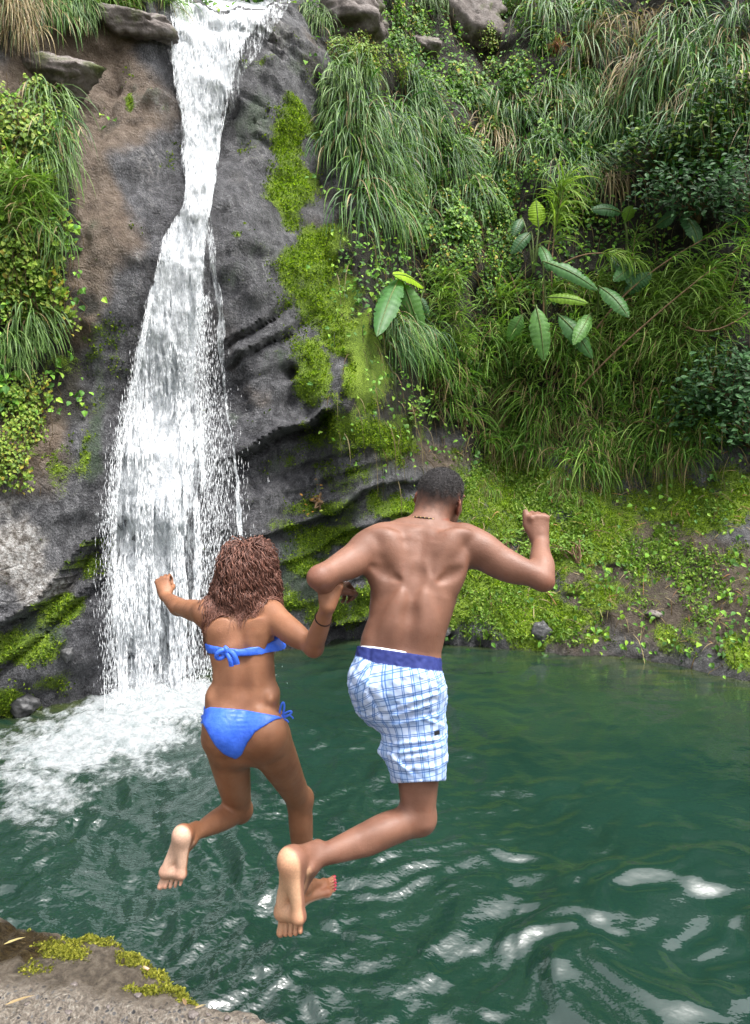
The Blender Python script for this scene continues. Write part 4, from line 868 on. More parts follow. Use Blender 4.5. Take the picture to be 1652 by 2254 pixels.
# ---------------------------------------------------------------- loose rocks
t = NT('boulder_rock'); co = t.coord(); n2 = t.noise(co, 5, 6, .65); n4 = t.noise(co, 26, 4)
c = t.ramp(n2, [(.3, (.06, .05, .046)), (.5, (.15, .128, .118)), (.72, (.27, .245, .235))])
geo = t.n('ShaderNodeNewGeometry'); 
c = t.mix(t.smooth(t.noise(co, 2.2, 4), .56, .7), c, t.ramp(n4, [(.3, (.03, .04, .012)), (.7, (.10, .12, .03))]))
M_BOULDER = t.done(t.pbsdf(c, .8, .3, t.bump(t.math('ADD', n2, t.math('MULTIPLY', n4, .4)), .8, .04)))
M_WETROCK = simple_mat('wet_stone', (.07, .07, .072), .5, .4, .6, 14, .6)
def rock(u, v, out, rad, seed, label, mat, group, name='boulder', n=40):
    c0 = hp(u, v, out) if not isinstance(u, np.ndarray) else u
    th, ph = np.meshgrid(np.linspace(0, math.pi, n), np.linspace(0, 2*math.pi, 2*n), indexing='ij')
    d = np.stack([np.sin(th)*np.cos(ph), np.sin(th)*np.sin(ph), np.cos(th)], -1)
    rr = 1+.35*fbm(d[..., 0]*1.3+seed, d[..., 1]*1.3, d[..., 2]*1.3, 4, seed)+.10*ridged(d[..., 0]*2.5, d[..., 1]*2.5, d[..., 2]*2.5+seed, 3, seed+3)
    rp = np.random.default_rng(seed)
    for _ in range(11):
        pl_ = nrm(rp.normal(size=3)); rr = np.minimum(rr, rp.uniform(.68, .92)/np.maximum(d@pl_, .05))
    rr = rr*(1+.05*fbm(d[..., 0]*6, d[..., 1]*6, d[..., 2]*6+seed, 3, seed))
    rr[:, -1] = rr[:, 0]; V = (d*rr[..., None])*np.array(rad)
    return ob(name, mesh_np(name, V.reshape(-1, 3), grid_faces(n, 2*n), mat), None, label, 'rock', group, loc=c0)
rock(768, 45, .05, (.62, .50, .46), 401, 'dark brown boulder at the top just right of the falls', M_BOULDER, 'boulders at the top of the cliff')
rock(1035, 62, -.05, (.80, .60, .78), 402, 'large grey-brown boulder jutting from the top of the cliff', M_BOULDER, 'boulders at the top of the cliff')
rock(925, 120, -.25, (.45, .45, .40), 403, 'smaller pale boulder half hidden by vines below the large one', M_BOULDER, 'boulders at the top of the cliff')
rock(1192, 1392, .02, (.17, .16, .17), 404, 'grey stone at the water edge below the mossy bank', M_WETROCK, 'stones at the water edge', 'stone', 24)
rock(48, 1552, .04, (.16, .14, .13), 405, 'black wet stone at the water edge on the left', M_WETROCK, 'stones at the water edge', 'stone', 24)
rock(150, 1440, .03, (.07, .07, .08), 406, 'small wet stone stuck to the rock left of the falls', M_WETROCK, 'stones at the water edge', 'stone', 20)
rock(300, 60, .05, (.5, .35, .22), 407, 'flat grey rock at the lip left of the falls', M_BOULDER, 'boulders at the top of the cliff')
rock(100, 165, .0, (.55, .35, .25), 408, 'rough brown rock under the top left grass', M_BOULDER, 'boulders at the top of the cliff')
rock(1440, 1352, .0, (.12, .10, .06), 409, 'flat stone on the right part of the bank', M_BOULDER, 'stones on the bank', 'stone', 20)

# ---------------------------------------------------------------- on the near shelf
def on_shelf(u, v):
    q = on_plane_z(np.array(float(u)), np.array(float(v)), ZT); q[2] = shelf_z(q[0], q[1]); return q
c0 = on_shelf(322, 2128); dv = np.array([.022, -.012, 0]); Vt, Ft = tube(np.array([c0-dv*.45, c0+dv*.45])+np.array([0, 0, .006]), .0045, 10)
ob('cigarette_butt', mesh_np('cigarette_butt', np.vstack([Vt, [Vt[:10].mean(0)], [Vt[10:].mean(0)]])-c0, [Ft, np.array([(i, 20, (i+1) % 10) for i in range(10)]+[(10+i, 10+(i+1) % 10, 21) for i in range(10)])], simple_mat('tan_paper', (.55, .36, .24), .8, .2, .15, 200, .1)), None, 'tan cigarette butt lying on the near rock shelf', 'litter', loc=c0)
def dry_leaf(u, v, L, W, ang, label, col):
    c0 = on_shelf(u, v)+np.array([0, 0, .008]); a = np.array([[math.cos(ang), math.sin(ang), .15]]); V, T, C = leaves(np.zeros((1, 3)), a, np.array([[.1, -.2, 1]]), L, W, np.array(col), .3)
    ob('dry_leaf', mesh_np('dry_leaf', V, T, LM_GRASS, False, colors=C), None, label, 'leaf', 'dry leaves on the shelf', loc=c0)
dry_leaf(8, 2088, .07, .010, .35, 'straw-coloured blade on the wet part of the shelf', (.55, .45, .22)); dry_leaf(10, 2225, .085, .010, .3, 'tan dry blade at the left on the gravelly shelf', (.45, .33, .2))
dry_leaf(410, 2212, .030, .012, 2.2, 'curled brown leaf near the edge of the gravelly shelf', (.30, .20, .12)); dry_leaf(428, 2222, .035, .007, .3, 'thin tan leaf beside the curled brown one', (.45, .35, .22)); dry_leaf(270, 2118, .028, .012, 1.8, 'dark curled leaf on the mossy part of the shelf', (.06, .05, .03))
for i, (u, v, s_) in enumerate(((305, 2190, .016), (390, 2205, .013), (165, 2165, .015), (425, 2235, .022), (340, 2220, .014), (240, 2222, .012), (60, 2215, .013), (500, 2240, .012), (150, 2232, .016), (460, 2225, .010))):
    q = on_shelf(u, v); rock(q+np.array([0, 0, s_*.1]), 0, 0, (s_*.75, s_*.62, s_*.4), 420+i, ['grey pebble below the cigarette butt', 'small pebble in the middle of the gravel', 'grey pebble at the upper rim of the gravel', 'largest grey pebble at the bottom edge', 'dark pebble beside the grey middle one', 'flat pebble at the bottom of the gravel', 'pebble on the far left of the gravel', 'pebble near the tip of the shelf', 'round pebble at the bottom left', 'tiny pebble left of the shelf tip'][i], M_BOULDER, 'pebbles on the shelf', 'pebble', 10)

# ---------------------------------------------------------------- trees on the land above, mirrored in the pool
def tree(x, y, z, h, seed, label):
    r = np.random.default_rng(seed); par = bpy.data.objects.new('tree', None); COL.objects.link(par); par.location = (x, y, z); par['label'] = label; par['category'] = 'tree'; par['group'] = 'trees above the cliff'
    b = MB(); tr = bez([(0, 0, -.5), (r.normal(0, .3), r.normal(0, .3), h*.4), (r.normal(0, .5), -.4, h*.75)], 10); Vt, Ft = tube(tr, np.linspace(.28, .08, 10), 8); b.add(Vt, Ft); cl = []
    for i in range(14):
        a = r.uniform(0, 6.28); s0 = tr[r.integers(4, 10)]; e = s0+np.array([math.cos(a)*r.uniform(.8, 2.6), math.sin(a)*r.uniform(.8, 2.4), r.uniform(.2, 2.2)]); Vt, Ft = tube(bez([s0, (s0+e)/2+[0, 0, .3], e], 6), np.linspace(.07, .02, 6), 5); b.add(Vt, Ft); cl.append(e)
    ob('trunk', b.mesh('trunk', M_STEM), par)
    n = 2600; pp = np.array(cl)[r.integers(0, 14, n)]+r.normal(0, .62, (n, 3))*[1, 1, .6]; L = r.uniform(.18, .36, n)
    V, T, C = leaves(pp, r.normal(size=(n, 3)), nrm(r.normal(size=(n, 3))+[0, 0, 1.2]), L, L*.5, pick(VINE_PAL+DP, n, .2, r)); ob('crown', mesh_np('crown', V, T, LM_SHRUB, False, colors=C), par)
for i, (x, y, z, h, lb) in enumerate(((-8, 16.5, 10.5, 6, 'tree on the land above the falls, farthest left'), (-3.5, 19, 11, 5.5, 'tree standing back above the lip of the falls'), (1.2, 17.5, 13, 5, 'tree above the dark boulder'), (7.5, 18.5, 13.2, 5, 'tree above the right end of the cliff'))):
    tree(x, y, z, h, 500+i, lb)
# ---------------------------------------------------------------- people: one continuous surface each, from blended solids
class Body:
    def __init__(s, lo, hi, h):
        s.lo = np.array(lo, np.float32); s.h = h
        s.n = np.ceil((np.array(hi)-s.lo)/h).astype(int)+1
        s.F = np.full(tuple(s.n), 1.0, np.float32)
    def box(s, lo, hi):
        a = np.clip(np.floor((np.asarray(lo)-s.lo)/s.h).astype(int), 0, s.n-1); b = np.clip(np.ceil((np.asarray(hi)-s.lo)/s.h).astype(int)+1, 1, s.n)
        g = [s.lo[i]+s.h*np.arange(a[i], b[i], dtype=np.float32) for i in range(3)]
        return tuple(slice(a[i], b[i]) for i in range(3)), np.stack(np.meshgrid(*g, indexing='ij'), -1)
    def blend(s, sl, d, k, mode):
        f = s.F[sl]
        if mode == 'add':
            h = np.maximum(k-np.abs(f-d), 0)/k; s.F[sl] = np.minimum(f, d)-h*h*k*.25
        else:
            d = -d; h = np.maximum(k-np.abs(f-d), 0)/k; s.F[sl] = np.maximum(f, d)+h*h*k*.25
    def cap(s, a, b, ra, rb, k=.02, mode='add'):
        a = np.asarray(a, np.float32); b = np.asarray(b, np.float32); m = max(ra, rb)+k+.03
        if mode == 'sub': m = max(ra, rb)+k
        sl, p = s.box(np.minimum(a, b)-m, np.maximum(a, b)+m)
        if p.size == 0: return
        ab = b-a; t = np.clip(((p-a)@ab)/max(float(ab@ab), 1e-9), 0, 1)
        d = np.linalg.norm(p-a-t[..., None]*ab, axis=-1)-(ra+(rb-ra)*t)
        s.blend(sl, d, k, mode)
    def chain(s, pts, rs, k=.02, k0=None):
        pts = np.array(pts, float); rs = np.array(rs, float); n = len(pts)
        if n > 2:                                             # Catmull-Rom through the joints, so muscle and bone run smoothly
            q = np.vstack([2*pts[0]-pts[1], pts, 2*pts[-1]-pts[-2]]); rr = np.concatenate([[2*rs[0]-rs[1]], rs, [2*rs[-1]-rs[-2]]]); P_, R_ = [], []
            for i in range(1, n):
                for t in (0, .25, .5, .75):
                    w = (-.5*t+t*t-.5*t**3, 1-2.5*t*t+1.5*t**3, .5*t+2*t*t-1.5*t**3, -.5*t*t+.5*t**3)
                    P_.append(sum(w[j]*q[i-1+j] for j in range(4))); R_.append(sum(w[j]*rr[i-1+j] for j in range(4)))
            pts = np.array(P_+[pts[-1]]); rs = np.array(R_+[rs[-1]])
        kk = k0 or k; m = rs.max()+kk+.03; pts = pts.astype(np.float32)
        sl, p = s.box(pts.min(0)-m, pts.max(0)+m); best = np.full(p.shape[:-1], 9, np.float32)
        for i in range(len(pts)-1):
            ab = pts[i+1]-pts[i]; t = np.clip(((p-pts[i])@ab)/max(float(ab@ab), 1e-9), 0, 1)
            best = np.minimum(best, np.linalg.norm(p-pts[i]-t[..., None]*ab, axis=-1)-(rs[i]+(rs[i+1]-rs[i])*t))
        s.blend(sl, best, kk, 'add')
    def ell(s, c, rad, X=(1, 0, 0), Y=(0, 1, 0), k=.02, mode='add', pw=2.0):
        c = np.asarray(c, np.float32); X = nrm(X); Y = np.asarray(Y, float); Y = nrm(Y-X*np.dot(X, Y)); Z = np.cross(X, Y)
        m = max(rad)+k+(.03 if mode == 'add' else 0)
        sl, p = s.box(c-m, c+m); w = p-c
        if p.size == 0: return
        q = np.stack([np.abs(w@X.astype(np.float32))/rad[0], np.abs(w@Y.astype(np.float32))/rad[1], np.abs(w@Z.astype(np.float32))/rad[2]], -1)
        rho = np.maximum((q**pw).sum(-1)**(1/pw), 1e-4); L = np.linalg.norm(w, axis=-1)
        d = np.where(rho > .05, L*(1-1/rho), -min(rad)); s.blend(sl, d.astype(np.float32), k, mode)
    def loft(s, st, k=.02, pw=2.0, capf=.8):
        """st: list of (centre, width dir, depth dir, half width, half depth)"""
        C = np.array([a[0] for a in st]); m = max(max(a[3], a[4]) for a in st)+k+.03
        sl, p = s.box(C.min(0)-m, C.max(0)+m); best = np.full(p.shape[:-1], 9, np.float32)
        for i in range(len(st)-1):
            c0, X0, Y0, a0, b0 = st[i]; c1, X1, Y1, a1, b1 = st[i+1]
            ab = (c1-c0).astype(np.float32); ln = float(np.linalg.norm(ab)); Z = ab/ln
            t = np.clip(((p-c0.astype(np.float32))@ab)/(ln*ln), 0, 1)
            w = p-c0.astype(np.float32)-t[..., None]*ab
            X = nrm(np.asarray(X0)+np.asarray(X1)).astype(np.float32); X = (X-Z*(X@Z)); X /= np.linalg.norm(X); Yv = np.cross(Z, X)
            a = a0+(a1-a0)*t; b = b0+(b1-b0)*t
            x = np.abs(w@X)/a; y = np.abs(w@Yv)/b; z = np.abs(w@Z)/(np.minimum(a, b)*capf)
            rho = np.maximum((x**pw+y**pw+z**pw)**(1/pw), 1e-4); L = np.linalg.norm(w, axis=-1)
            best = np.minimum(best, np.where(rho > .05, L*(1-1/rho), -np.minimum(a, b)))
        s.blend(sl, best, k, 'add')
    def coords(s, sl=None):
        g = [s.lo[i]+s.h*np.arange(s.n[i], dtype=np.float32) for i in range(3)]
        if sl: g = [g[i][sl[i]] for i in range(3)]
        return np.stack(np.meshgrid(*g, indexing='ij'), -1)
    def surf(s, F=None, lo=None):
        """surface nets"""
        F = s.F if F is None else F; lo = s.lo if lo is None else lo; h = s.h
        ins = F < 0; nx, ny, nz = F.shape
        c = np.zeros((nx-1, ny-1, nz-1), np.uint8)
        for i in (0, 1):
            for j in (0, 1):
                for k in (0, 1): c += ins[i:nx-1+i, j:ny-1+j, k:nz-1+k]
        act = (c > 0) & (c < 8); idx = np.argwhere(act); n = len(idx)
        ident = np.full(act.shape, -1, np.int32); ident[tuple(idx.T)] = np.arange(n)
        sm = np.zeros((n, 3)); cnt = np.zeros(n)
        cor = [(i, j, k) for i in (0, 1) for j in (0, 1) for k in (0, 1)]
        val = {q: F[idx[:, 0]+q[0], idx[:, 1]+q[1], idx[:, 2]+q[2]].astype(float) for q in cor}
        for a in cor:
            for ax in range(3):
                if a[ax] == 0:
                    b = tuple(1 if i == ax else a[i] for i in range(3)); va, vb = val[a], val[b]; cr = (va < 0) != (vb < 0)
                    t = np.where(cr, va/np.where(cr, va-vb, 1), 0); pt = np.array(a, float)[None, :].repeat(n, 0); pt[:, ax] += t
                    sm[cr] += pt[cr]; cnt[cr] += 1
        V = lo+h*(idx+sm/np.maximum(cnt, 1)[:, None])
        Q = []
        for ax in range(3):
            o1, o2 = (ax+1) % 3, (ax+2) % 3
            A = np.take(ins, range(0, ins.shape[ax]-1), ax); Bm = np.take(ins, range(1, ins.shape[ax]), ax)
            e = np.argwhere(A != Bm); e = e[(e[:, o1] > 0) & (e[:, o2] > 0) & (e[:, o1] < ins.shape[o1]-1) & (e[:, o2] < ins.shape[o2]-1)]
            fl_ = ins[tuple(e.T)]
            def cell(d1, d2):
                q = e.copy(); q[:, o1] -= d1; q[:, o2] -= d2; return ident[tuple(q.T)]
            q4 = np.stack([cell(1, 1), cell(0, 1), cell(0, 0), cell(1, 0)], 1)
            q4 = np.where(fl_[:, None], q4, q4[:, ::-1]); Q.append(q4)
        Q = np.concatenate(Q); Q = Q[(Q >= 0).all(1)]
        return V, Q

def relax(V, Q, it=2, w=.5):
    E = np.concatenate([Q[:, [0, 1]], Q[:, [1, 2]], Q[:, [2, 3]], Q[:, [3, 0]]]); E = np.concatenate([E, E[:, ::-1]])
    deg = np.bincount(E[:, 0], minlength=len(V))
    for _ in range(it):
        A = np.stack([np.bincount(E[:, 0], V[E[:, 1], i], len(V)) for i in range(3)], 1)/np.maximum(deg, 1)[:, None]
        V = V+(A-V)*w
    return V

def hand(B, wrist, f, back, L=.19, curl=(50, 60, 40), spread=.06, thumb=(.5, .6), right=True, wr=.026, k=.012, rf=.0088, thumb_close=.35, thumb_up=False):
    """f: wrist to knuckles, back: out of the back of the hand. right-handedness decides the thumb side"""
    f = nrm(f); back = nrm(back-f*np.dot(f, back)); s = np.cross(f, back)          # s = thumb side of a LEFT hand seen from the back is to the right
    s = -s if right else s
    sc_ = L/.19
    kn = []
    wrist = np.asarray(wrist, float)
    B.ell(wrist+f*.050*sc_, (.037*sc_, .048*sc_, .0165*sc_), s, f, .022)
    B.cap(wrist, wrist+f*.03*sc_, wr, .024*sc_, .02)
    out = []
    for i, (off, ln, ad) in enumerate(((.031, 1.0, .10), (.0105, 1.1, .03), (-.0105, 1.03, -.04), (-.030, .82, -.12))):
        kp = wrist+f*(.095-.004*abs(i-1.2))*sc_+s*off*sc_+back*.004*sc_
        B.cap(wrist+f*.02*sc_+s*off*.55*sc_, kp, .011*sc_, .0105*sc_, k)
        d = nrm(f+s*(ad+spread*(1.5-i)*.6)); p = kp; a = 0.0; pts = [kp]; rs = [rf*1.12*sc_]
        cu = curl[i] if isinstance(curl[0], (tuple, list)) else curl
        for j, seg in enumerate((.043, .027, .021)):
            a += math.radians(cu[j]); dd = d*math.cos(a)-back*math.sin(a); p = p+dd*seg*ln*sc_; pts.append(p); rs.append(rf*(1.0, .93, .78)[j]*sc_)
        B.chain(pts, rs, .004, .009); out.append(pts)
    tb = wrist+f*.022*sc_+s*.026*sc_-back*.006*sc_
    t1 = tb+nrm(f*.62+s*(.75-thumb_close*.6)-back*(.25+thumb_close*.5))*.046*sc_
    t2 = t1+nrm(f*(.85-thumb_close*.2)+s*(.35-thumb_close*.9)-back*(.15+thumb_close*.5))*.032*sc_
    t3 = t2+nrm(f*(.9-thumb_close*.3)+s*(.12-thumb_close*1.3)-back*(.05+thumb_close*.3))*.026*sc_
    if thumb_up:
        t1 = tb+nrm(f*.8+s*.42-back*.15)*.044*sc_; t2 = t1+nrm(f+s*.05-back*.1)*.032*sc_; t3 = t2+nrm(f-s*.12-back*.15)*.026*sc_
    B.chain([tb, t1, t2, t3], [.0155*sc_, .0125*sc_, .0105*sc_, .0085*sc_], .008, .02)
    return out

def foot(B, ankle, toe, sole, L=.25, medial_sign=1, point=0.0, rl=.034, curl=20):
    """toe: heel to toe direction, sole: direction the sole faces. medial = toe x sole * medial_sign"""
    toe = nrm(toe); sole = nrm(sole-toe*np.dot(toe, sole)); md = np.cross(toe, sole)*medial_sign
    q = L/.25; ankle = np.asarray(ankle, float)
    heel = ankle-toe*.034*q+sole*.052*q
    B.ell(heel, (.034*q, .031*q, .036*q), toe, md, .02)
    B.cap(ankle, heel, rl, .028*q, .03)
    B.cap(ankle-toe*.025*q-sole*.05*q, heel-toe*.004*q, .016*q, .024*q, .02)                         # Achilles
    bm = ankle+toe*.128*q+md*.031*q+sole*.060*q; bl = ankle+toe*.104*q-md*.040*q+sole*.066*q
    B.cap(ankle+toe*.02*q, ankle+toe*.118*q+md*.010*q+sole*.048*q, .031*q, .017*q, .03)               # instep
    B.cap(heel+md*.004*q, bm, .027*q, .0195*q, .02); B.cap(heel-md*.008*q, bl, .026*q, .017*q, .025)
    B.cap(bm, bl, .019*q, .0165*q, .02)
    B.ell(ankle+toe*.045*q+md*.026*q+sole*.082*q, (.04*q, .014*q, .012*q), toe, md, .02, 'sub')        # arch
    B.ell(ankle+md*.032*q+sole*.006*q, (.013*q, .011*q, .013*q), k=.015); B.ell(ankle-md*.032*q+sole*.012*q, (.012*q, .011*q, .013*q), k=.015)
    tips = []
    for i in range(5):
        tt_ = i/4.0; b = bm*(1-tt_)+bl*tt_; ln = (.058, .052, .046, .041, .036)[i]*q; r_ = (.0128, .0088, .0084, .0080, .0078)[i]*q
        b = b+toe*.006*q*math.sin(math.pi*tt_)
        d1 = nrm(toe-sole*math.tan(math.radians(curl*.25))+md*(.05-.07*i)); d2 = nrm(toe+sole*math.tan(math.radians(curl))+md*(.02-.04*i))
        m_ = b+d1*ln*.55; e = m_+d2*ln*.5
        B.chain([b, m_, e], [r_*1.02, r_*.92, r_*.98], .003, .005); tips.append((e, r_, d2))
    return heel, bm, bl, tips, sole, md

def head(B, c, up, fw, q=1.0, jaw=1.0):
    """c: centre of the skull; builds skull, face, jaw, ears, nose, brow, lips"""
    up = nrm(up); fw = nrm(fw-up*np.dot(fw, up)); rt = np.cross(fw, up)                                  # rt = person's right
    B.ell(c+up*.022*q-fw*.008*q, (.076*q, .096*q, .088*q), rt, fw, .02)
    B.ell(c-up*.035*q+fw*.028*q, (.064*q, .066*q, .075*q), rt, fw, .03)
    B.ell(c-up*.088*q+fw*.052*q, (.040*q*jaw, .036*q, .026*q), rt, fw, .03)
    B.ell(c-up*.040*q-fw*.055*q, (.055*q, .045*q, .05*q), rt, fw, .03)                                   # occiput
    for sgn in (-1, 1):
        B.ell(c-up*.062*q+fw*.012*q+rt*sgn*.046*q, (.016*q, .032*q, .03*q), rt, fw, .03)                 # jaw angle
        B.ell(c-up*.032*q+fw*.066*q+rt*sgn*.036*q, (.019*q, .018*q, .016*q), rt, fw, .02)                # cheek
        B.ell(c-up*.003*q+fw*.088*q+rt*sgn*.032*q, (.019*q, .014*q, .012*q), rt, fw, .012, 'sub')        # eye socket
        B.ell(c-up*.004*q+fw*.074*q+rt*sgn*.032*q, (.013*q, .012*q, .011*q), rt, fw, .004)               # lids over the eyeball
        B.ell(c+up*.020*q+fw*.083*q+rt*sgn*.028*q, (.026*q, .010*q, .008*q), rt, fw, .015)               # brow
        e = c-up*.016*q-fw*.004*q+rt*sgn*.076*q; ex = nrm(fw*.45+rt*sgn*.9)
        B.ell(e+rt*sgn*.008*q-fw*.006*q, (.0055*q, .019*q, .032*q), nrm(rt*sgn*.86+fw*.5), nrm(fw-rt*sgn*.5), .008)   # ear
        B.ell(e+rt*sgn*.014*q+fw*.004*q, (.006*q, .010*q, .019*q), nrm(rt*sgn*.86+fw*.5), nrm(fw-rt*sgn*.5), .005, 'sub')
    B.chain([c+up*.002*q+fw*.086*q, c-up*.026*q+fw*.104*q, c-up*.036*q+fw*.102*q], [.008*q, .011*q, .012*q], .008, .015)
    for sgn in (-1, 1): B.ell(c-up*.038*q+fw*.094*q+rt*sgn*.011*q, (.009*q, .010*q, .008*q), rt, fw, .008)
    B.ell(c-up*.060*q+fw*.084*q, (.025*q, .012*q, .006*q), rt, fw, .008); B.ell(c-up*.070*q+fw*.082*q, (.021*q, .012*q, .007*q), rt, fw, .008)
    return up, fw, rt

def skin_mat(name, base, deep, light):
    t = NT(name); co = t.coord()
    n1 = t.noise(co, 7, 4, .55); n2 = t.noise(co, 140, 3, .6); n3 = t.noise(co, 420, 2, .5)
    c = t.mix(t.smooth(n1, .25, .75), tuple(x*.86 for x in deep), tuple(x*1.06 for x in base)); c = t.mix(t.math('MULTIPLY', t.smooth(t.noise(co, 46, 3, .6), .56, .72), .35), c, t.mix(1.0, c, (1.0, .74, .66), 'MULTIPLY')); c = t.mix(t.smooth(t.voro(co, 14), .035, .015), c, (.05, .025, .018))
    c = t.mix(t.attr('palm'), c, t.mix(t.smooth(n2, .3, .7), light, tuple(x*.82 for x in light)))
    c = t.mix(t.attr('blush'), c, t.mix(1.0, c, (1.0, .62, .55), 'MULTIPLY'))
    c = t.mix(t.attr('hair'), c, t.ramp(n3, [(.3, (.008, .007, .008)), (.7, (.034, .030, .031))]))
    c = t.mix(t.attr('lip'), c, (deep[0]*.9, deep[1]*.55, deep[2]*.6))
    nr = t.bump(t.math('ADD', t.math('MULTIPLY', n2, .6), t.math('ADD', t.math('MULTIPLY', n3, .5), t.math('MULTIPLY', t.math('MULTIPLY', t.attr('hair'), n3), 3))), .38, .004)
    ro = t.mix(t.attr('hair'), t.ramp(t.noise(co, 18, 3), [(.3, (.42, .42, .42)), (.7, (.62, .62, .62))]), (.75, .75, .75))
    sh = t.pbsdf(c, ro, .42, nr)
    return t.done(sh)

def eye_parts(par, c, up, fw, rt, q, off):
    wm = simple_mat('eye_white', (.75, .72, .68), .2, .5, .05, 40, 0); im = simple_mat('iris_brown', (.03, .015, .008), .15, .6, .2, 90, 0)
    for sgn in (-1, 1):
        ctr = c-up*.004*q+fw*.0765*q+rt*sgn*.032*q
        th = np.linspace(0, math.pi, 9); ph = np.linspace(0, 2*math.pi, 14, endpoint=False)
        A, Bb = np.meshgrid(th, ph, indexing='ij')
        for nm, r_, mt, sh_ in (('eye', .0118*q, wm, 0.0), ('iris', .0055*q, im, .0072*q)):
            V = ctr+fw*sh_+r_*(np.cos(A)[..., None]*fw+np.sin(A)[..., None]*np.cos(Bb)[..., None]*rt*1.15+np.sin(A)[..., None]*np.sin(Bb)[..., None]*up*.62)
            i = np.arange(8*14); a = i//14; b = i % 14
            Fq = np.stack([a*14+b, a*14+(b+1) % 14, (a+1)*14+(b+1) % 14, (a+1)*14+b], 1)
            o = ob(nm, mesh_np(nm, V.reshape(-1, 3)-off, Fq, mt), par if nm == 'eye' else last)
            last = o

XR = np.array([1., 0, 0])
# ================================================================= the man
m0 = lambda u, v, d: P(u, v, d)
mB = Body(P(600, 2100, 2.15).min(0)*0+np.array([-.36, 2.02, .95]), np.array([.78, 3.05, 2.80]), .0054)
fwm = nrm(np.array([.10, 1, -.18])); rtm = nrm(np.array([1, -.08, .0]))
st = [(m0(878, 1520, 2.46), rtm, fwm, .150, .115), (m0(880, 1470, 2.465), rtm, fwm, .152, .112), (m0(882, 1425, 2.47), rtm, fwm, .147, .098), (m0(896, 1380, 2.48), rtm, fwm, .143, .098),
      (m0(910, 1310, 2.51), rtm, fwm, .158, .108), (m0(917, 1255, 2.54), rtm, fwm, .176, .118), (m0(924, 1205, 2.56), rtm, fwm, .170, .105), (m0(931, 1184, 2.575), rtm, fwm, .130, .08), (m0(938, 1168, 2.585), rtm, fwm, .085, .066)]
mB.loft(st, .02, 2.25)
# trapezius, neck
nb = m0(940, 1172, 2.585); hc = m0(970, 1097, 2.66)
mB.chain([nb, m0(953, 1138, 2.615), hc-np.array([0, .01, .03])], [.070, .064, .060], .03, .035)
for su, sv, sd in ((850, 1178, 2.55), (1012, 1178, 2.55)):
    mB.cap(m0(938, 1168, 2.585), m0(su, sv, sd), .036, .036, .04)
SL_, SR_ = m0(836, 1200, 2.545), m0(1024, 1200, 2.545)
EL_, ER_ = m0(706, 1270, 2.33), m0(1192, 1274, 2.47)
WL_, WR_ = m0(728, 1302, 2.50), m0(1190, 1192, 2.635)
# left arm (towards camera, elbow drawn back)
a = EL_-SL_
mB.chain([SL_, SL_+a*.30, SL_+a*.62, EL_], [.066, .062, .050, .037], .02, .06)
mB.ell(SL_+a*.12+np.array([-.01, -.012, .012]), (.075, .055, .058), a, (0, 1, 0), .04)
mB.ell(SL_+a*.50+np.array([0, -.012, -.012]), (.09, .042, .046), a, (0, 1, 0), .03)
mB.ell(EL_+np.array([-.016, -.016, -.004]), (.022, .024, .020), k=.03)
b = WL_-EL_
mB.chain([EL_, EL_+b*.28, EL_+b*.65, WL_], [.036, .044, .037, .028], .02, .03)
# right arm
a = ER_-SR_
mB.chain([SR_, SR_+a*.30, SR_+a*.62, ER_], [.066, .063, .051, .038], .02, .06)
mB.ell(SR_+a*.14+np.array([.0, -.010, .016]), (.085, .056, .058), a, (0, 1, 0), .04)
mB.ell(SR_+a*.50+np.array([0, -.01, -.020]), (.10, .040, .045), a, (0, 1, 0), .03)
mB.ell(ER_+np.array([.020, -.004, -.018]), (.022, .022, .020), k=.03)
b = WR_-ER_
mB.chain([ER_, ER_+b*.28, ER_+b*.65, WR_], [.036, .045, .038, .029], .02, .03)
mB.ell(ER_+b*.30+np.array([.012, -.006, 0]), (.06, .028, .03), b, (1, 0, 0), .03)
# back muscles: shoulder blades, spine furrow, lats, erectors
def sb(u, v, d, rad, dirv, k=.035, mode='add'): mB.ell(m0(u, v, d), rad, dirv, (0, 1, 0), k, mode)
def dirm(u0, v0, u1, v1): return m0(u1, v1, 2.5)-m0(u0, v0, 2.5)
sb(862, 1212, 2.462, (.062, .026, .042), dirm(840, 1190, 880, 1262), .025); sb(985, 1215, 2.460, (.064, .027, .044), dirm(1010, 1190, 970, 1262), .03)
sb(850, 1180, 2.475, (.055, .020, .026), dirm(815, 1172, 890, 1185), .03); sb(1000, 1180, 2.475, (.06, .020, .028), dirm(960, 1185, 1040, 1172), .03)
sb(830, 1270, 2.47, (.07, .03, .03), dirm(822, 1225, 850, 1320), .04); sb(1006, 1265, 2.465, (.075, .032, .03), dirm(1015, 1225, 985, 1320), .04)
sb(872, 1375, 2.405, (.11, .026, .040), dirm(890, 1300, 862, 1430), .05); sb(930, 1375, 2.405, (.11, .026, .040), dirm(925, 1300, 930, 1430), .05)
for (u0, v0, d0, u1, v1, d1, r0) in ((930, 1175, 2.458, 920, 1260, 2.408, .012), (920, 1260, 2.404, 903, 1350, 2.371, .012), (903, 1350, 2.370, 896, 1425, 2.358, .012)):
    mB.cap(m0(u0, v0, d0), m0(u1, v1, d1), r0, r0, .045, 'sub')
sb(899, 1225, 2.412, (.055, .018, .014), dirm(902, 1185, 890, 1262), .03, 'sub'); sb(950, 1228, 2.412, (.055, .018, .014), dirm(946, 1185, 952, 1262), .03, 'sub')
sb(850, 1262, 2.428, (.05, .014, .014), dirm(815, 1240, 885, 1275), .03, 'sub'); sb(996, 1264, 2.425, (.05, .014, .014), dirm(1030, 1240, 960, 1278), .03, 'sub')
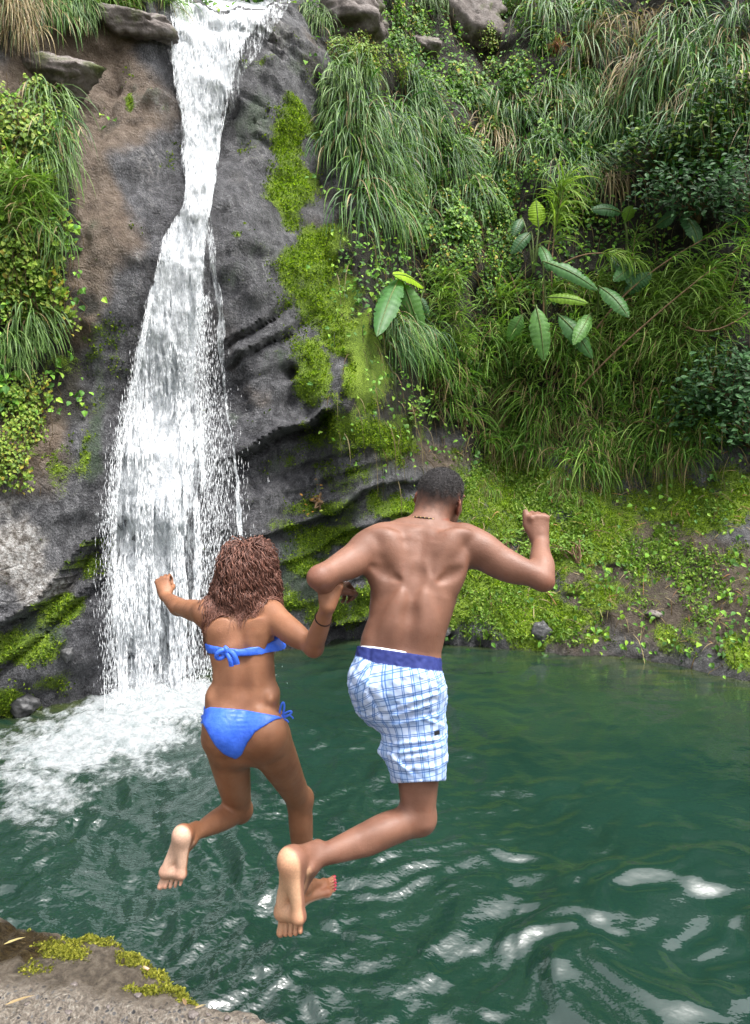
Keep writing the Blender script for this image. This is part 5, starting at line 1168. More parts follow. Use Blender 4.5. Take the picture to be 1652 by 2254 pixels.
# pelvis and right leg
HRm, KRm, ARm = m0(922, 1545, 2.465), m0(921, 1800, 2.43), m0(672, 1898, 2.245)
mB.ell(m0(830, 1500, 2.42), (.085, .075, .085), k=.04); mB.ell(m0(915, 1505, 2.42), (.085, .075, .09), k=.04)
a = KRm-HRm
mB.chain([HRm, HRm+a*.35, HRm+a*.70, KRm], [.094, .090, .072, .058], .02, .06)
mB.ell(KRm+np.array([.014, .012, -.008]), (.048, .050, .052), k=.03)
b = ARm-KRm; bn = nrm(b)
mB.chain([KRm, KRm+b*.22, KRm+b*.5, KRm+b*.82, ARm], [.050, .056, .050, .035, .032], .02, .03)
upn = nrm(np.array([-.25, -.15, 1])-bn*np.dot([-.25, -.15, 1], bn))
mB.ell(KRm+b*.30+upn*.016+np.array([0, -.016, 0]), (.095, .044, .040), b, (0, 1, 0), .03)
mB.ell(KRm+b*.46-upn*.018+np.array([0, -.014, 0]), (.14, .024, .022), b, (0, 1, 0), .04)
mB.cap(HRm+a*.72+np.array([-.036, -.03, 0]), KRm+b*.10+np.array([.005, -.03, .02]), .014, .010, .025); mB.cap(HRm+a*.72+np.array([.03, -.035, 0]), KRm+np.array([.022, -.042, .0]), .016, .012, .025)
fR = foot(mB, ARm, m0(655, 2080, 2.24)-m0(652, 1890, 2.20), np.array([-.62, -.78, -.02]), .300, 1, rl=.036, curl=12)
# left leg: swung forward, knee high
HLm, KLm, ALm = m0(848, 1530, 2.49), m0(888, 1552, 2.90), m0(916, 1742, 2.80)
a = KLm-HLm
mB.chain([HLm, HLm+a*.4, HLm+a*.75, KLm], [.090, .085, .070, .055], .02, .06)
b = ALm-KLm
mB.chain([KLm, KLm+b*.25, KLm+b*.6, ALm], [.052, .052, .042, .031], .02, .03)
foot(mB, ALm, np.array([.12, .95, -.35]), np.array([0, -.3, -.95]), .265, 1, curl=10)
# head, hands
upm, fm_, rm_ = head(mB, hc, np.array([.20, -.05, 1]), np.array([.52, .80, -.22]), 1.10)
hand(mB, WR_, np.array([-.06, .10, 1]), np.array([.18, -1, .15]), .195, (70, 95, 60), .02, right=True, wr=.030, thumb_up=True)
hand(mB, WL_, np.array([.34, .80, .02]), np.array([-.3, -.1, .9]), .185, (48, 70, 45), .03, right=False, wr=.029, thumb_close=.3)
V, Q = mB.surf(); V = relax(V, Q, 1, .5)

def vnormals(V, Q):
    fn = np.cross(V[Q[:, 2]]-V[Q[:, 0]], V[Q[:, 3]]-V[Q[:, 1]]); N_ = np.zeros_like(V)
    for i in range(4): 
        for j in range(3): N_[:, j] += np.bincount(Q[:, i], fn[:, j], len(V))
    return nrm(N_)
Nv = vnormals(V, Q)
def sole_mask(V, Nv, ft, ank, L):
    heel, bm, bl, tips, so, md = ft
    near = np.linalg.norm(V-(heel+bm)/2, axis=1) < L*.72
    return near*sstep(.0, .35, Nv@so)*sstep(.015, .035, (V-ank)@so)
palm = sole_mask(V, Nv, fR, ARm, .300)
w = (V-hc)/1.07; hu, hf, hr = w@upm, w@fm_, np.abs(w@rm_)
hline = .018+.055*sstep(.02, .09, hf)-.012*sstep(.0, -.08, hf)
near = np.linalg.norm(w, axis=1) < .16
hairm = near*sstep(-.075, .045, hu-hline+.012*fbm(V[:, 0]*60, V[:, 1]*60, V[:, 2]*60, 2, 130))*(hr < .078)
hairm = hairm*(1-sstep(.06, .085, hf)*(hu < .055))
beard = near*.55*sstep(-.045, -.07, hu)*sstep(.02, .05, hf)*(1-sstep(.098, .112, hf))
hairm = np.maximum(hairm, beard)
ear = near*(hr > .077)*(np.abs(hu+.016) < .045)
lip = near*(np.abs(hu+.065) < .010)*(hf > .083)*(hr < .024)
blush = np.clip(ear*.7, 0, 1)
for kpt, r_ in ((EL_+np.array([-.02, -.03, 0]), .05), (ER_+np.array([.02, -.02, -.02]), .05)): blush = np.maximum(blush, .35*np.exp(-(np.linalg.norm(V-kpt, axis=1)/r_)**2))
for q_, r_, s_ in ((fR[0]+fR[4]*.02, .035, .55), (fR[1], .03, .6), (fR[2], .03, .5))+tuple((e_[0], .018, .6) for e_ in fR[3]): blush = np.maximum(blush, s_*np.exp(-(np.linalg.norm(V-q_, axis=1)/r_)**2))
M_SKIN_M = skin_mat('skin_brown', (.215, .103, .067), (.160, .071, .044), (.56, .33, .20))
man = bpy.data.objects.new('person', None); COL.objects.link(man); MO = m0(880, 1520, 2.46); man.location = MO
man['label'] = 'person in blue plaid swim shorts leaping over the pool, seen from behind'; man['category'] = 'person'; man['group'] = 'people jumping off the rock'
ob('body', mesh_np('body', V-MO, Q, M_SKIN_M, attrs={'palm': palm, 'hair': hairm, 'lip': lip, 'blush': blush}), man)
eye_parts(man, hc, upm, fm_, rm_, 1.10, MO)

# short cropped hair standing off the scalp
sel = np.where((hairm > .86) & near)[0]
pk = RNG.choice(sel, 9000); d0 = nrm(Nv[pk]+RNG.normal(0, .55, (9000, 3)))
Vh, Fh, Ch = blades(V[pk]-Nv[pk]*.001-MO, d0, RNG.uniform(.004, .009, 9000), .0016, 1.0, 2, col0=np.array([.012, .011, .012]), col1=np.array([.045, .04, .042]))
M_HAIR_M = leaf_mat('cropped_hair', .5, .4, 0.0)
ob('hair', mesh_np('hair', Vh, Fh, M_HAIR_M, False, colors=Ch), man)

# necklace of small beads
pts = []
fc = nrm(np.array([.1, .9, -.2]))
for a in np.linspace(0, 2*math.pi, 64, endpoint=False):
    pts.append(a)
nk_c = m0(939, 1143, 2.600); nk_u = nrm(np.array([.16, .30, 1])); nk_f = nrm(fwm-nk_u*np.dot(fwm, nk_u)); nk_r = np.cross(nk_f, nk_u)
mbn = MB(); bead = MB()
ring = np.array([nk_c+nk_r*math.cos(a)*.072+nk_f*math.sin(a)*.074+nk_u*(-.01-.045*max(0, math.sin(a))) for a in np.linspace(0, 2*math.pi, 90)])
Vt, Ft = tube(ring, .0022, 5)
neck = ob('necklace', mesh_np('necklace', Vt-MO, Ft, simple_mat('dark_cord', (.02, .015, .012), .7, .3, .3, 60, 0)), man)
oct_ = np.array([(1, 0, 0), (-1, 0, 0), (0, 1, 0), (0, -1, 0), (0, 0, 1), (0, 0, -1)], float); octf = np.array([(0, 2, 4), (2, 1, 4), (1, 3, 4), (3, 0, 4), (2, 0, 5), (1, 2, 5), (3, 1, 5), (0, 3, 5)])
for i in range(0, 90, 3): bead.add(ring[i]-MO+oct_*.0036, octf)
bo = ob('bead_row', bead.mesh('bead_row', simple_mat('yellow_beads', (.55, .38, .12), .35, .5, .4, 200, 0)), neck); bo['kind'] = 'stuff'

# ---- swim shorts
sB = Body(np.array([-.20, 2.22, 1.25]), np.array([.36, 3.05, 2.16]), .0050)
sB.loft([(m0(876, 1528, 2.465), rtm, fwm, .150, .130), (m0(872, 1492, 2.460), rtm, fwm, .163, .134), (m0(878, 1452, 2.468), rtm, fwm, .154, .122), (m0(882, 1405, 2.475), rtm, fwm, .151, .112)], .02, 2.2)
sB.ell(m0(822, 1500, 2.415), (.083, .085, .088), k=.05); sB.ell(m0(912, 1510, 2.405), (.098, .080, .095), k=.05)
sB.loft([(m0(912, 1540, 2.46), rtm, fwm, .112, .112), (m0(914, 1600, 2.45), rtm, fwm, .114, .116), (m0(918, 1660, 2.44), rtm, fwm, .112, .114), (m0(926, 1760, 2.43), rtm, fwm, .088, .100)], .05, 2.2)
sB.cap(m0(862, 1648, 2.44), m0(838, 1652, 2.43), .030, .006, .03)
sB.cap(m0(872, 1615, 2.44), m0(858, 1650, 2.43), .034, .03, .03)
a = KLm-HLm
sB.chain([HLm, HLm+a*.5, HLm+a*.95], [.112, .104, .088], .03, .05)
sl = (slice(None),)*3; Cc = sB.coords(); Uc, Vc, Dc = proj(Cc)
X_, Y_, Z_ = Cc[..., 0], Cc[..., 1], Cc[..., 2]
# creases: fans of folds from the crotch out to the hip, and cross folds lower on the thigh
fold = 0
def crease(u0, v0, u1, v1, wd, amp):
    du, dv = u1-u0, v1-v0; L2 = du*du+dv*dv; t_ = np.clip(((Uc-u0)*du+(Vc-v0)*dv)/L2, 0, 1)
    dd = np.hypot(Uc-u0-t_*du, Vc-v0-t_*dv); sd = ((Uc-u0)*dv-(Vc-v0)*du)/math.sqrt(L2)
    return amp*np.sin(np.pi*t_)**.6*(np.exp(-(dd/wd)**2)-.75*np.exp(-((dd-0)/wd)**2)*(sd > 0)*0-.6*np.exp(-(((sd-wd*1.6)/wd)**2))*(dd < wd*4))
back = Dc < 2.50
for c in ((846, 1568, 980, 1522, 6, .008), (848, 1582, 965, 1545, 5, .007), (850, 1600, 978, 1572, 5, .006), (848, 1642, 985, 1625, 5, .006), (850, 1662, 986, 1640, 6, .008), (858, 1676, 984, 1655, 5, .006), (850, 1655, 915, 1712, 5, .006),
          (815, 1475, 800, 1540, 6, .006), (855, 1548, 930, 1535, 4, .005), (930, 1580, 984, 1600, 4, .005), (940, 1500, 976, 1520, 4, .005), (870, 1690, 980, 1690, 5, .004), (900, 1480, 970, 1500, 5, .004)):
    fold = fold+crease(*c)
fold = fold*1.15*back+.0020*fbm(X_*28, Y_*18, Z_*34, 3, 140)+.002*fbm(X_*70, Y_*50, Z_*90, 2, 141)
seam = -.006*np.exp(-((Uc-np.interp(Vc, [1460, 1520, 1575], [815, 812, 840]))/4)**2)*(Vc < 1580)*back
G = sB.F-(fold+seam)
top_cut = (1422+.145*(Uc-792)) - Vc                                    # >0 above waistband edge
hemR = Vc-(1722-.05*(Uc-925)); 
axd = nrm(a); hemL = (Cc-(HLm+a*.86))@axd.astype(np.float32)
lenR = np.where((hemL > 0) & (Dc > 2.6), hemL*600, np.where(Dc < 2.62, hemR, -50))
cut = np.maximum(top_cut, lenR)/600.0
outer = np.maximum(G, cut); inner = G+.012
SH = np.maximum(outer, -inner)
Vs, Qs = sB.surf(SH); Vs = relax(Vs, Qs, 1, .45)
us, vs, ds = proj(Vs)
# cloth coordinates: down the leg and round it; the left seat panel has its own run of the cloth
axR = nrm(m0(926, 1722, 2.44)-m0(890, 1430, 2.46)); pv = (Vs-m0(890, 1430, 2.46))@axR
rad = Vs-m0(890, 1430, 2.46)-pv[:, None]*axR
pu = np.arctan2(rad@nrm(np.cross(axR, np.array([0, 1, 0]))), -(rad@np.array([0, 1., 0])))*.115
lf = (us < np.interp(vs, [1460, 1520, 1575], [815, 812, 840])) & (vs < 1585)
pv = np.where(lf, pv*.93-(815-us)/600*.42, pv); pu = np.where(lf, pu*1.0+pv*.33+.03, pu)
pv = pv+.012*(us-900)/100*(vs < 1560)
band_ = ((vs-(1422+.145*(us-792))) < np.interp(us, [780, 830, 900, 970], [22, 33, 32, 30])).astype(float)
t = NT('plaid_cloth')
def lines(x, period, offs, wd, soft=.25):
    r_ = None
    for o_ in offs:
        f = t.math('PINGPONG', t.math('ADD', t.math('DIVIDE', x, period), .5-o_), .5)          # .5 on the line
        f = t.smooth(f, .5-wd*(1+soft), .5-wd*(1-soft)); r_ = f if r_ is None else t.math('MAXIMUM', r_, f)
    return r_
PU, PV = t.attr('pu'), t.attr('pv')
base = t.mix(t.smooth(t.noise(t.coord(), 9, 3), .3, .7), (.43, .54, .78), (.53, .63, .83))
pale_u = lines(PU, .078, (.30,), .16); pale_v = lines(PV, .088, (.62,), .14)
base = t.mix(t.math('MULTIPLY', pale_u, .45), base, (.26, .42, .72)); base = t.mix(t.math('MULTIPLY', pale_v, .38), base, (.26, .42, .72))
lu = lines(PU, .078, (.12, .20, .44, .74, .80), .021); lv = lines(PV, .088, (.10, .17, .46, .56, .78), .018)
base = t.mix(t.math('MULTIPLY', lu, .80), base, (.045, .14, .40)); base = t.mix(t.math('MULTIPLY', lv, .80), base, (.035, .12, .36))
ws = t.ramp(t.noise(t.coord(), 60, 3), [(.3, (.014, .022, .12)), (.7, (.024, .036, .165))])
base = t.mix(t.attr('band'), base, ws)
M_PLAID = t.done(t.pbsdf(base, .75, .25, t.bump(t.noise(t.coord(), 700, 2), .12, .002)))
ob('swim_shorts', mesh_np('swim_shorts', Vs-MO, Qs, M_PLAID, attrs={'pu': pu, 'pv': pv, 'band': band_}), man)
# white lining showing above the waistband
tp = [(i/30) for i in range(31)]
lv_ = []
for s_ in tp:
    u_ = 797+s_*98; v_ = 1423+.145*(u_-792); dpt = 2.365+.028*(1-math.sin(math.pi*(.32+.5*s_)))
    lv_.append((m0(u_, v_-1.0-7.0*math.sin(math.pi*s_)**.6, dpt+.012), m0(u_, v_+7, dpt+.012)))
G2 = np.array(lv_)
# sit it just behind the waistband by reading the cloth surface
from mathutils.bvhtree import BVHTree
bvs = BVHTree.FromPolygons([tuple(p_) for p_ in Vs], [tuple(q_) for q_ in Qs.tolist()])
bvb = BVHTree.FromPolygons([tuple(p_) for p_ in V], [tuple(q_) for q_ in Q.tolist()])
def ray(bv, u_, v_):
    o_ = Vector((0, 0, CAM_H)); d_ = (Vector(P(u_, v_, 1.0))-o_).normalized(); h_ = bv.ray_cast(o_, d_); return h_[0], h_[1]
rows = []
for s_ in tp:
    u_ = 797+s_*98; v_ = 1423+.145*(u_-792); e_ = max(.0, math.sin(math.pi*s_))**.6
    hb, nb_ = ray(bvb, u_, v_-1-3.5*e_)
    if hb is None: continue
    hb2, _n = ray(bvb, u_, v_+8)
    rows.append((np.array(hb+nb_*.004), np.array((hb2 or hb)+nb_*.004)))
G2 = np.array(rows); G3 = np.stack([G2[:, 0], G2[:, 1], G2[:, 1]+np.array([0, .004, 0]), G2[:, 0]+np.array([0, .004, 0])], 1)
i = np.arange(len(G3)-1); fq = np.concatenate([np.stack([i*4+j, (i+1)*4+j, (i+1)*4+(j+1) % 4, i*4+(j+1) % 4], 1) for j in range(4)])
ob('shorts_lining', mesh_np('shorts_lining', G3.reshape(-1, 3)-MO, fq, simple_mat('white_mesh', (.75, .77, .82), .8, .2, .1, 200, .1)), man)
# small dark tag on the thigh pocket
tg = [ray(bvs, u_, v_) for u_, v_ in ((956, 1610), (967, 1607), (968, 1616), (957, 1619))]
tv = [np.array(h_+n_*.002) for h_, n_ in tg]+[np.array(h_-n_*.002) for h_, n_ in tg]
ob('pocket_tag', mesh_np('pocket_tag', np.array(tv)-MO, np.array([(0, 1, 2, 3), (7, 6, 5, 4), (0, 4, 5, 1), (1, 5, 6, 2), (2, 6, 7, 3), (3, 7, 4, 0)]), simple_mat('black_tag', (.015, .015, .02), .5, .4, .2, 200, 0), False), man)

# ================================================================= the woman
wB = Body(np.array([-1.14, 2.22, .70]), np.array([-.03, 3.42, 2.50]), .0054)
fww = nrm(np.array([-.16, 1, -.12])); rtw = nrm(np.array([1, .16, 0]))
w0 = m0
st = [(w0(528, 1640, 2.72), rtw, fww, .105, .088), (w0(536, 1615, 2.71), rtw, fww, .156, .106), (w0(537, 1592, 2.71), rtw, fww, .158, .104), (w0(534, 1555, 2.71), rtw, fww, .143, .090), (w0(538, 1505, 2.715), rtw, fww, .124, .080), (w0(537, 1465, 2.72), rtw, fww, .121, .080),
      (w0(532, 1420, 2.735), rtw, fww, .131, .090), (w0(526, 1385, 2.75), rtw, fww, .137, .090), (w0(525, 1352, 2.765), rtw, fww, .118, .070), (w0(526, 1330, 2.775), rtw, fww, .07, .055)]
wB.loft(st, .02, 2.15)
whc = w0(545, 1256, 2.83)
wB.chain([w0(527, 1340, 2.775), w0(533, 1300, 2.80), whc-np.array([0, .01, .03])], [.050, .046, .046], .03, .045)
SLw, SRw = w0(455, 1350, 2.775), w0(594, 1352, 2.745)
ELw, ERw = w0(393, 1336, 3.02), w0(690, 1424, 2.55)
WLw, WRw = w0(364, 1312, 3.215), w0(722, 1334, 2.385)
wB.cap(w0(522, 1330, 2.78), SLw, .032, .04, .04); wB.cap(w0(532, 1330, 2.775), SRw, .032, .04, .04)
a = ELw-SLw; wB.chain([SLw, SLw+a*.35, SLw+a*.7, ELw], [.051, .047, .040, .034], .02, .05)
b = WLw-ELw; wB.chain([ELw, ELw+b*.25, ELw+b*.65, WLw], [.034, .036, .029, .0225], .02, .03)
a = ERw-SRw; wB.chain([SRw, SRw+a*.30, SRw+a*.65, ERw], [.054, .050, .041, .031], .02, .055)
wB.ell(SRw+a*.5+np.array([0, -.005, -.012]), (.10, .036, .038), a, (0, 1, 0), .03); wB.ell(ERw+np.array([.010, -.012, -.012]), (.018, .018, .018), k=.03)
b = WRw-ERw; wB.chain([ERw, ERw+b*.25, ERw+b*.65, WRw], [.030, .036, .030, .0235], .02, .03)
# bust, buttocks, spine, shoulder blades
for s_ in (-1, 1): wB.ell(w0(534+s_*34, 1425, 2.83), (.062, .058, .060), k=.04)
wB.ell(w0(496, 1606, 2.638), (.076, .066, .078), k=.045); wB.ell(w0(584, 1612, 2.638), (.084, .068, .086), k=.045)
wB.cap(w0(529, 1590, 2.565), w0(526, 1670, 2.56), .008, .014, .05, 'sub')
for (u0, v0, d0, u1, v1, d1, r0) in ((525, 1370, 2.657, 532, 1440, 2.638, .010), (532, 1440, 2.634, 538, 1520, 2.622, .014), (538, 1520, 2.622, 538, 1560, 2.612, .010)): wB.cap(w0(u0, v0, d0), w0(u1, v1, d1), r0, r0, .045, 'sub')
wB.ell(w0(484, 1392, 2.675), (.050, .009, .032), (0.2, 0, 1), (0, 1, 0), .05); wB.ell(w0(570, 1392, 2.672), (.050, .009, .032), (-.2, 0, 1), (0, 1, 0), .05)

wB.ell(w0(600, 1530, 2.70), (.025, .06, .03), k=.04); wB.ell(w0(472, 1530, 2.71), (.025, .06, .03), k=.04)
# legs
HLw, KLw, ALw = w0(499, 1632, 2.71), w0(526, 1782, 2.94), w0(414, 1842, 2.655)
HRw, KRw, ARw = w0(592, 1632, 2.71), w0(660, 1762, 2.97), w0(670, 1950, 3.03)
a = KLw-HLw; wB.chain([HLw, HLw+a*.30, HLw+a*.65, KLw], [.086, .078, .066, .053], .02, .05)
b = ALw-KLw; wB.chain([KLw, KLw+b*.22, KLw+b*.50, KLw+b*.80, ALw], [.048, .052, .045, .031, .027], .02, .02)
wB.ell(KLw+np.array([.012, .01, -.012]), (.040, .045, .045), k=.03)
a = KRw-HRw; wB.chain([HRw, HRw+a*.30, HRw+a*.65, KRw], [.090, .079, .064, .052], .02, .05)
b = ARw-KRw; wB.chain([KRw, KRw+b*.22, KRw+b*.50, KRw+b*.80, ARw], [.050, .053, .047, .034, .028], .02, .03)
wB.ell(KRw+np.array([.012, .03, .0]), (.042, .04, .045), k=.03)
fLw = foot(wB, ALw, w0(376, 1968, 2.62)-w0(409, 1832, 2.60), np.array([-.30, -.95, -.05]), .250, 1, rl=.030, curl=16)
fRw = foot(wB, ARw, np.array([.78, .60, .06]), np.array([.12, .02, -1]), .228, 1, rl=.029, curl=6)
upw, fw_, rw_ = head(wB, whc, np.array([.03, -.05, 1]), np.array([.12, .95, -.15]), .96, .9)
hand(wB, WLw, np.array([-.28, .45, .80]), np.array([-.10, -.85, .45]), .172, (48, 55, 40), .0, right=False, wr=.0225, rf=.0082, thumb_close=.8)
# the hand that grips the man's hand
hk = nrm(np.array([.20, .06, .75])); hb_ = nrm(np.array([.10, -.95, .25]))
hand(wB, WRw, hk, hb_, .165, (68, 85, 55), .02, right=True, wr=.0235, rf=.0084, thumb_close=.6)
V, Q = wB.surf(); V = relax(V, Q, 1, .5); Nv = vnormals(V, Q)
palm = np.maximum(sole_mask(V, Nv, fLw, ALw, .232), sole_mask(V, Nv, fRw, ARw, .228))
w = V-whc; hu, hf, hr = w@upw, w@fw_, np.abs(w@rw_); near = np.linalg.norm(w, axis=1) < .15
lip = near*(np.abs(hu+.062) < .010)*(hf > .078)*(hr < .022)
blush = np.zeros(len(V))
for ft in (fLw, fRw):
    for e, r_, d2 in ft[3]: blush = np.maximum(blush, .6*np.exp(-(np.linalg.norm(V-e, axis=1)/.02)**2))
    for q_ in (ft[1], ft[2], ft[0]): blush = np.maximum(blush, .5*np.exp(-(np.linalg.norm(V-q_, axis=1)/.03)**2))
M_SKIN_W = skin_mat('skin_golden', (.300, .137, .072), (.225, .094, .047), (.62, .40, .29))
wom = bpy.data.objects.new('person', None); COL.objects.link(wom); WO = w0(535, 1600, 2.71); wom.location = WO
wom['label'] = 'person with curly brown hair in a blue bikini leaping beside the plaid shorts'; wom['category'] = 'person'; wom['group'] = 'people jumping off the rock'
ob('body', mesh_np('body', V-WO, Q, M_SKIN_W, attrs={'palm': palm, 'hair': np.zeros(len(V)), 'lip': lip, 'blush': blush}), wom)
eye_parts(wom, whc, upw, fw_, rw_, .96, WO)

# toenails painted red
tn = MB(); M_NAIL = simple_mat('red_nail_varnish', (.45, .03, .07), .2, .6, .1, 90, 0)
for e, r_, d2 in fRw[3]:
    tn = MB(); n_ = -fRw[4]; s_ = np.cross(d2, n_); c_ = e+n_*r_*.86+d2*r_*.25
    pts_ = [c_+s_*r_*x_*.8+d2*r_*y_*.9+n_*z_*.0022-n_*.35*r_*x_*x_ for z_ in (1, -1) for x_, y_ in ((-1, -1), (-.8, .8), (.8, .8), (1, -1))]
    tn.add(pts_, np.array([(0, 1, 2, 3), (7, 6, 5, 4), (0, 4, 5, 1), (1, 5, 6, 2), (2, 6, 7, 3), (3, 7, 4, 0)])); ob('toenail', tn.mesh('toenail', M_NAIL), wom).data.transform(Matrix.Translation(-Vector(WO)))

# ---- bikini: cloth lying 4 mm off the skin
t = NT('blue_swim_cloth'); co = t.coord(); nn_ = t.noise(co, 45, 3)
c = t.ramp(nn_, [(.3, (.030, .115, .62)), (.7, (.055, .165, .78))])
M_BIK = t.done(t.pbsdf(c, .42, .4, t.bump(t.math('ADD', t.noise(co, 90, 3), t.attr('ruche')), .35, .006)))
def cloth_on(Bd, lo, hi, region, thick, extra=None):
    sl, p_ = Bd.box(lo, hi); Fs = Bd.F[sl]; Up, Vp, Dp = proj(p_)
    ex = 0 if extra is None else extra(p_, Up, Vp, Dp)
    R = region(p_, Up, Vp, Dp)
    G_ = np.maximum(np.maximum(Fs-thick-ex, -(Fs+.012)), R)
    V_, Q_ = Bd.surf(G_, p_[0, 0, 0]); return relax(V_, Q_, 3, .5), Q_
def reg_bottom(p_, Up, Vp, Dp):
    bk = Dp < 2.715
    topv = np.interp(Up, [440, 462, 535, 612, 660], [1566, 1556, 1562, 1576, 1592])
    lowL = np.interp(Up, [446, 454, 462, 475, 492, 508], [1592, 1606, 1622, 1643, 1660, 1668]); lowR = np.interp(Up, [520, 533, 545, 562, 585, 606, 628, 650], [1672, 1662, 1636, 1612, 1597, 1585, 1580, 1585])
    low = np.where(Up < 514, lowL, lowR)
    lowF = np.interp(Up, [446, 470, 505, 528, 560, 600, 640], [1580, 1612, 1665, 1690, 1665, 1612, 1585])
    low = np.where(bk, low, lowF)
    core_ = np.maximum(topv-Vp, Vp-low)
    return (core_/550.0).astype(np.float32)
def ruche(p_, Up, Vp, Dp):
    c_ = 529; fan = np.abs(Up-c_); wv = np.sin((Vp-1555)*.62+fan*.05)*np.exp(-(fan/26)**2)*np.exp(-((Vp-1582)/26)**2)
    return (.0024*wv*(Dp < 2.7)).astype(np.float32)
Vb, Qb = cloth_on(wB, w0(440, 1700, 2.55).clip(-5, 5)*[1, 1, 1]-[.02, .0, .02], np.array([-.25, 2.90, 2.06]), reg_bottom, .0065, ruche)
bot = ob('bikini_bottom', mesh_np('bikini_bottom', Vb-WO, Qb, M_BIK, attrs={'ruche': np.zeros(len(Vb))}), wom)
def reg_top(p_, Up, Vp, Dp):
    tv = np.interp(Up, [440, 457, 492, 530, 580, 607, 630], [1415, 1417, 1426, 1429, 1420, 1408, 1398]); bv_ = np.interp(Up, [440, 457, 492, 530, 580, 607, 630], [1436, 1438, 1444, 1445, 1443, 1444, 1448])
    fr_ = Dp > 2.77
    tv = np.where(fr_, tv-14, tv); bv_ = np.where(fr_, bv_+16, bv_)
    arm = np.linalg.norm(p_-(SRw+(ERw-SRw)*.4), axis=-1)
    return (np.maximum(tv-Vp, Vp-bv_)/550.0).astype(np.float32)
# the arm must not carry the band: use a torso-only field
tB = Body(wB.lo, wB.lo+wB.h*(wB.n-1), wB.h); tB.loft(st, .02, 2.15)
for s_ in (-1, 1): tB.ell(w0(534+s_*34, 1425, 2.83), (.062, .058, .060), k=.04)
tB.ell(w0(608, 1425, 2.76), (.034, .05, .034), k=.03)
Vb, Qb = cloth_on(tB, np.array([-.75, 2.55, 2.02]), np.array([-.25, 2.98, 2.36]), reg_top, .0065, lambda p_, Up, Vp, Dp: (.0012*np.sin(Vp*.55+.03*Up)).astype(np.float32))
tp_ = ob('bikini_top', mesh_np('bikini_top', Vb-WO, Qb, M_BIK, attrs={'ruche': np.zeros(len(Vb))}), wom)
def ribbon(path, wid, nrmv, thick=.0035):
    path = np.asarray(path, float); n_ = len(path); tn_ = nrm(np.gradient(path, axis=0)); s_ = nrm(np.cross(tn_, nrmv)); wid = np.broadcast_to(wid, (n_,))[:, None]; nn2 = np.cross(s_, tn_)
    Vr = np.stack([path-s_*wid/2+nn2*thick, path+nn2*thick*1.6, path+s_*wid/2+nn2*thick, path+s_*wid/2-nn2*thick, path-nn2*thick*.4, path-s_*wid/2-nn2*thick], 1).reshape(-1, 3)
    i_ = np.arange(n_-1); fq_ = np.concatenate([np.stack([i_*6+j, i_*6+(j+1) % 6, (i_+1)*6+(j+1) % 6, (i_+1)*6+j], 1) for j in range(6)]+[np.array([(0, 1, 4, 5)]), np.array([(1, 2, 3, 4)])]); return Vr, fq_
def arc(pts, n=14):
    pts = np.asarray(pts, float); t_ = np.linspace(0, 1, n); m_ = len(pts)-1; out_ = np.zeros((n, 3))
    for i_ in range(m_+1): out_ += (math.comb(m_, i_)*(1-t_)**(m_-i_)*t_**i_)[:, None]*pts[i_]
    return out_
kb = MB(); cam_n = np.array([0, -1, .2])
dK = 2.615
kb.add(*ribbon(arc([w0(500, 1432, dK), w0(480, 1425, dK-.03), w0(462, 1450, dK-.02), w0(484, 1462, dK), w0(502, 1436, dK)]), .016, cam_n))
kb.add(*ribbon(arc([w0(498, 1434, dK), w0(516, 1430, dK-.03), w0(522, 1462, dK-.01)]), np.linspace(.014, .022, 14), cam_n))
kb.add(*ribbon(arc([w0(496, 1434, dK), w0(508, 1446, dK-.03), w0(510, 1466, dK-.012)]), np.linspace(.014, .018, 14), cam_n))
kb.add(*tube(arc([w0(493, 1425, dK), w0(505, 1430, dK-.012), w0(497, 1444, dK)]), [.004]+[.010]*12+[.004], 8))
M_BIK2 = simple_mat('blue_swim_ties', (.042, .14, .70), .45, .4, .2, 60, .2)
kn = ob('knot', kb.mesh('knot', M_BIK2), tp_); kn.data.transform(Matrix.Translation(-Vector(WO)))
for us_, vs_, ds_, sg in ((612, 1580, 2.68, 1), (456, 1590, 2.76, -.35)):
    bb = MB(); q_ = sg
    c_ = w0(us_, vs_, ds_)
    bb.add(*ribbon(arc([w0(us_+3*q_, vs_, ds_), w0(us_+4*q_, vs_-26, ds_), w0(us_+12*q_, vs_-52, ds_), w0(us_+20*q_, vs_-30, ds_), w0(us_+10*q_, vs_-4, ds_)]), .008, cam_n, .002))
    bb.add(*ribbon(arc([w0(us_+6*q_, vs_-2, ds_), w0(us_+22*q_, vs_-18, ds_), w0(us_+44*q_, vs_-22, ds_), w0(us_+30*q_, vs_-2, ds_), w0(us_+8*q_, vs_, ds_)]), .008, cam_n, .002))
    bb.add(*ribbon(arc([w0(us_+4*q_, vs_, ds_), w0(us_+16*q_, vs_+2, ds_), w0(us_+24*q_, vs_+10, ds_)]), .006, cam_n, .002)); bb.add(*ribbon(arc([w0(us_+8*q_, vs_, ds_), w0(us_+26*q_, vs_-12, ds_), w0(us_+34*q_, vs_+2, ds_)]), .006, cam_n, .002))
    bb.add(*tube(arc([w0(us_-3*q_, vs_, ds_), w0(us_+5*q_, vs_-3, ds_-.01), w0(us_+10*q_, vs_, ds_)]), [.002]+[.007]*12+[.002], 8))
    o = ob('side_bow', bb.mesh('side_bow', M_BIK2), bot); o.data.transform(Matrix.Translation(-Vector(WO)))
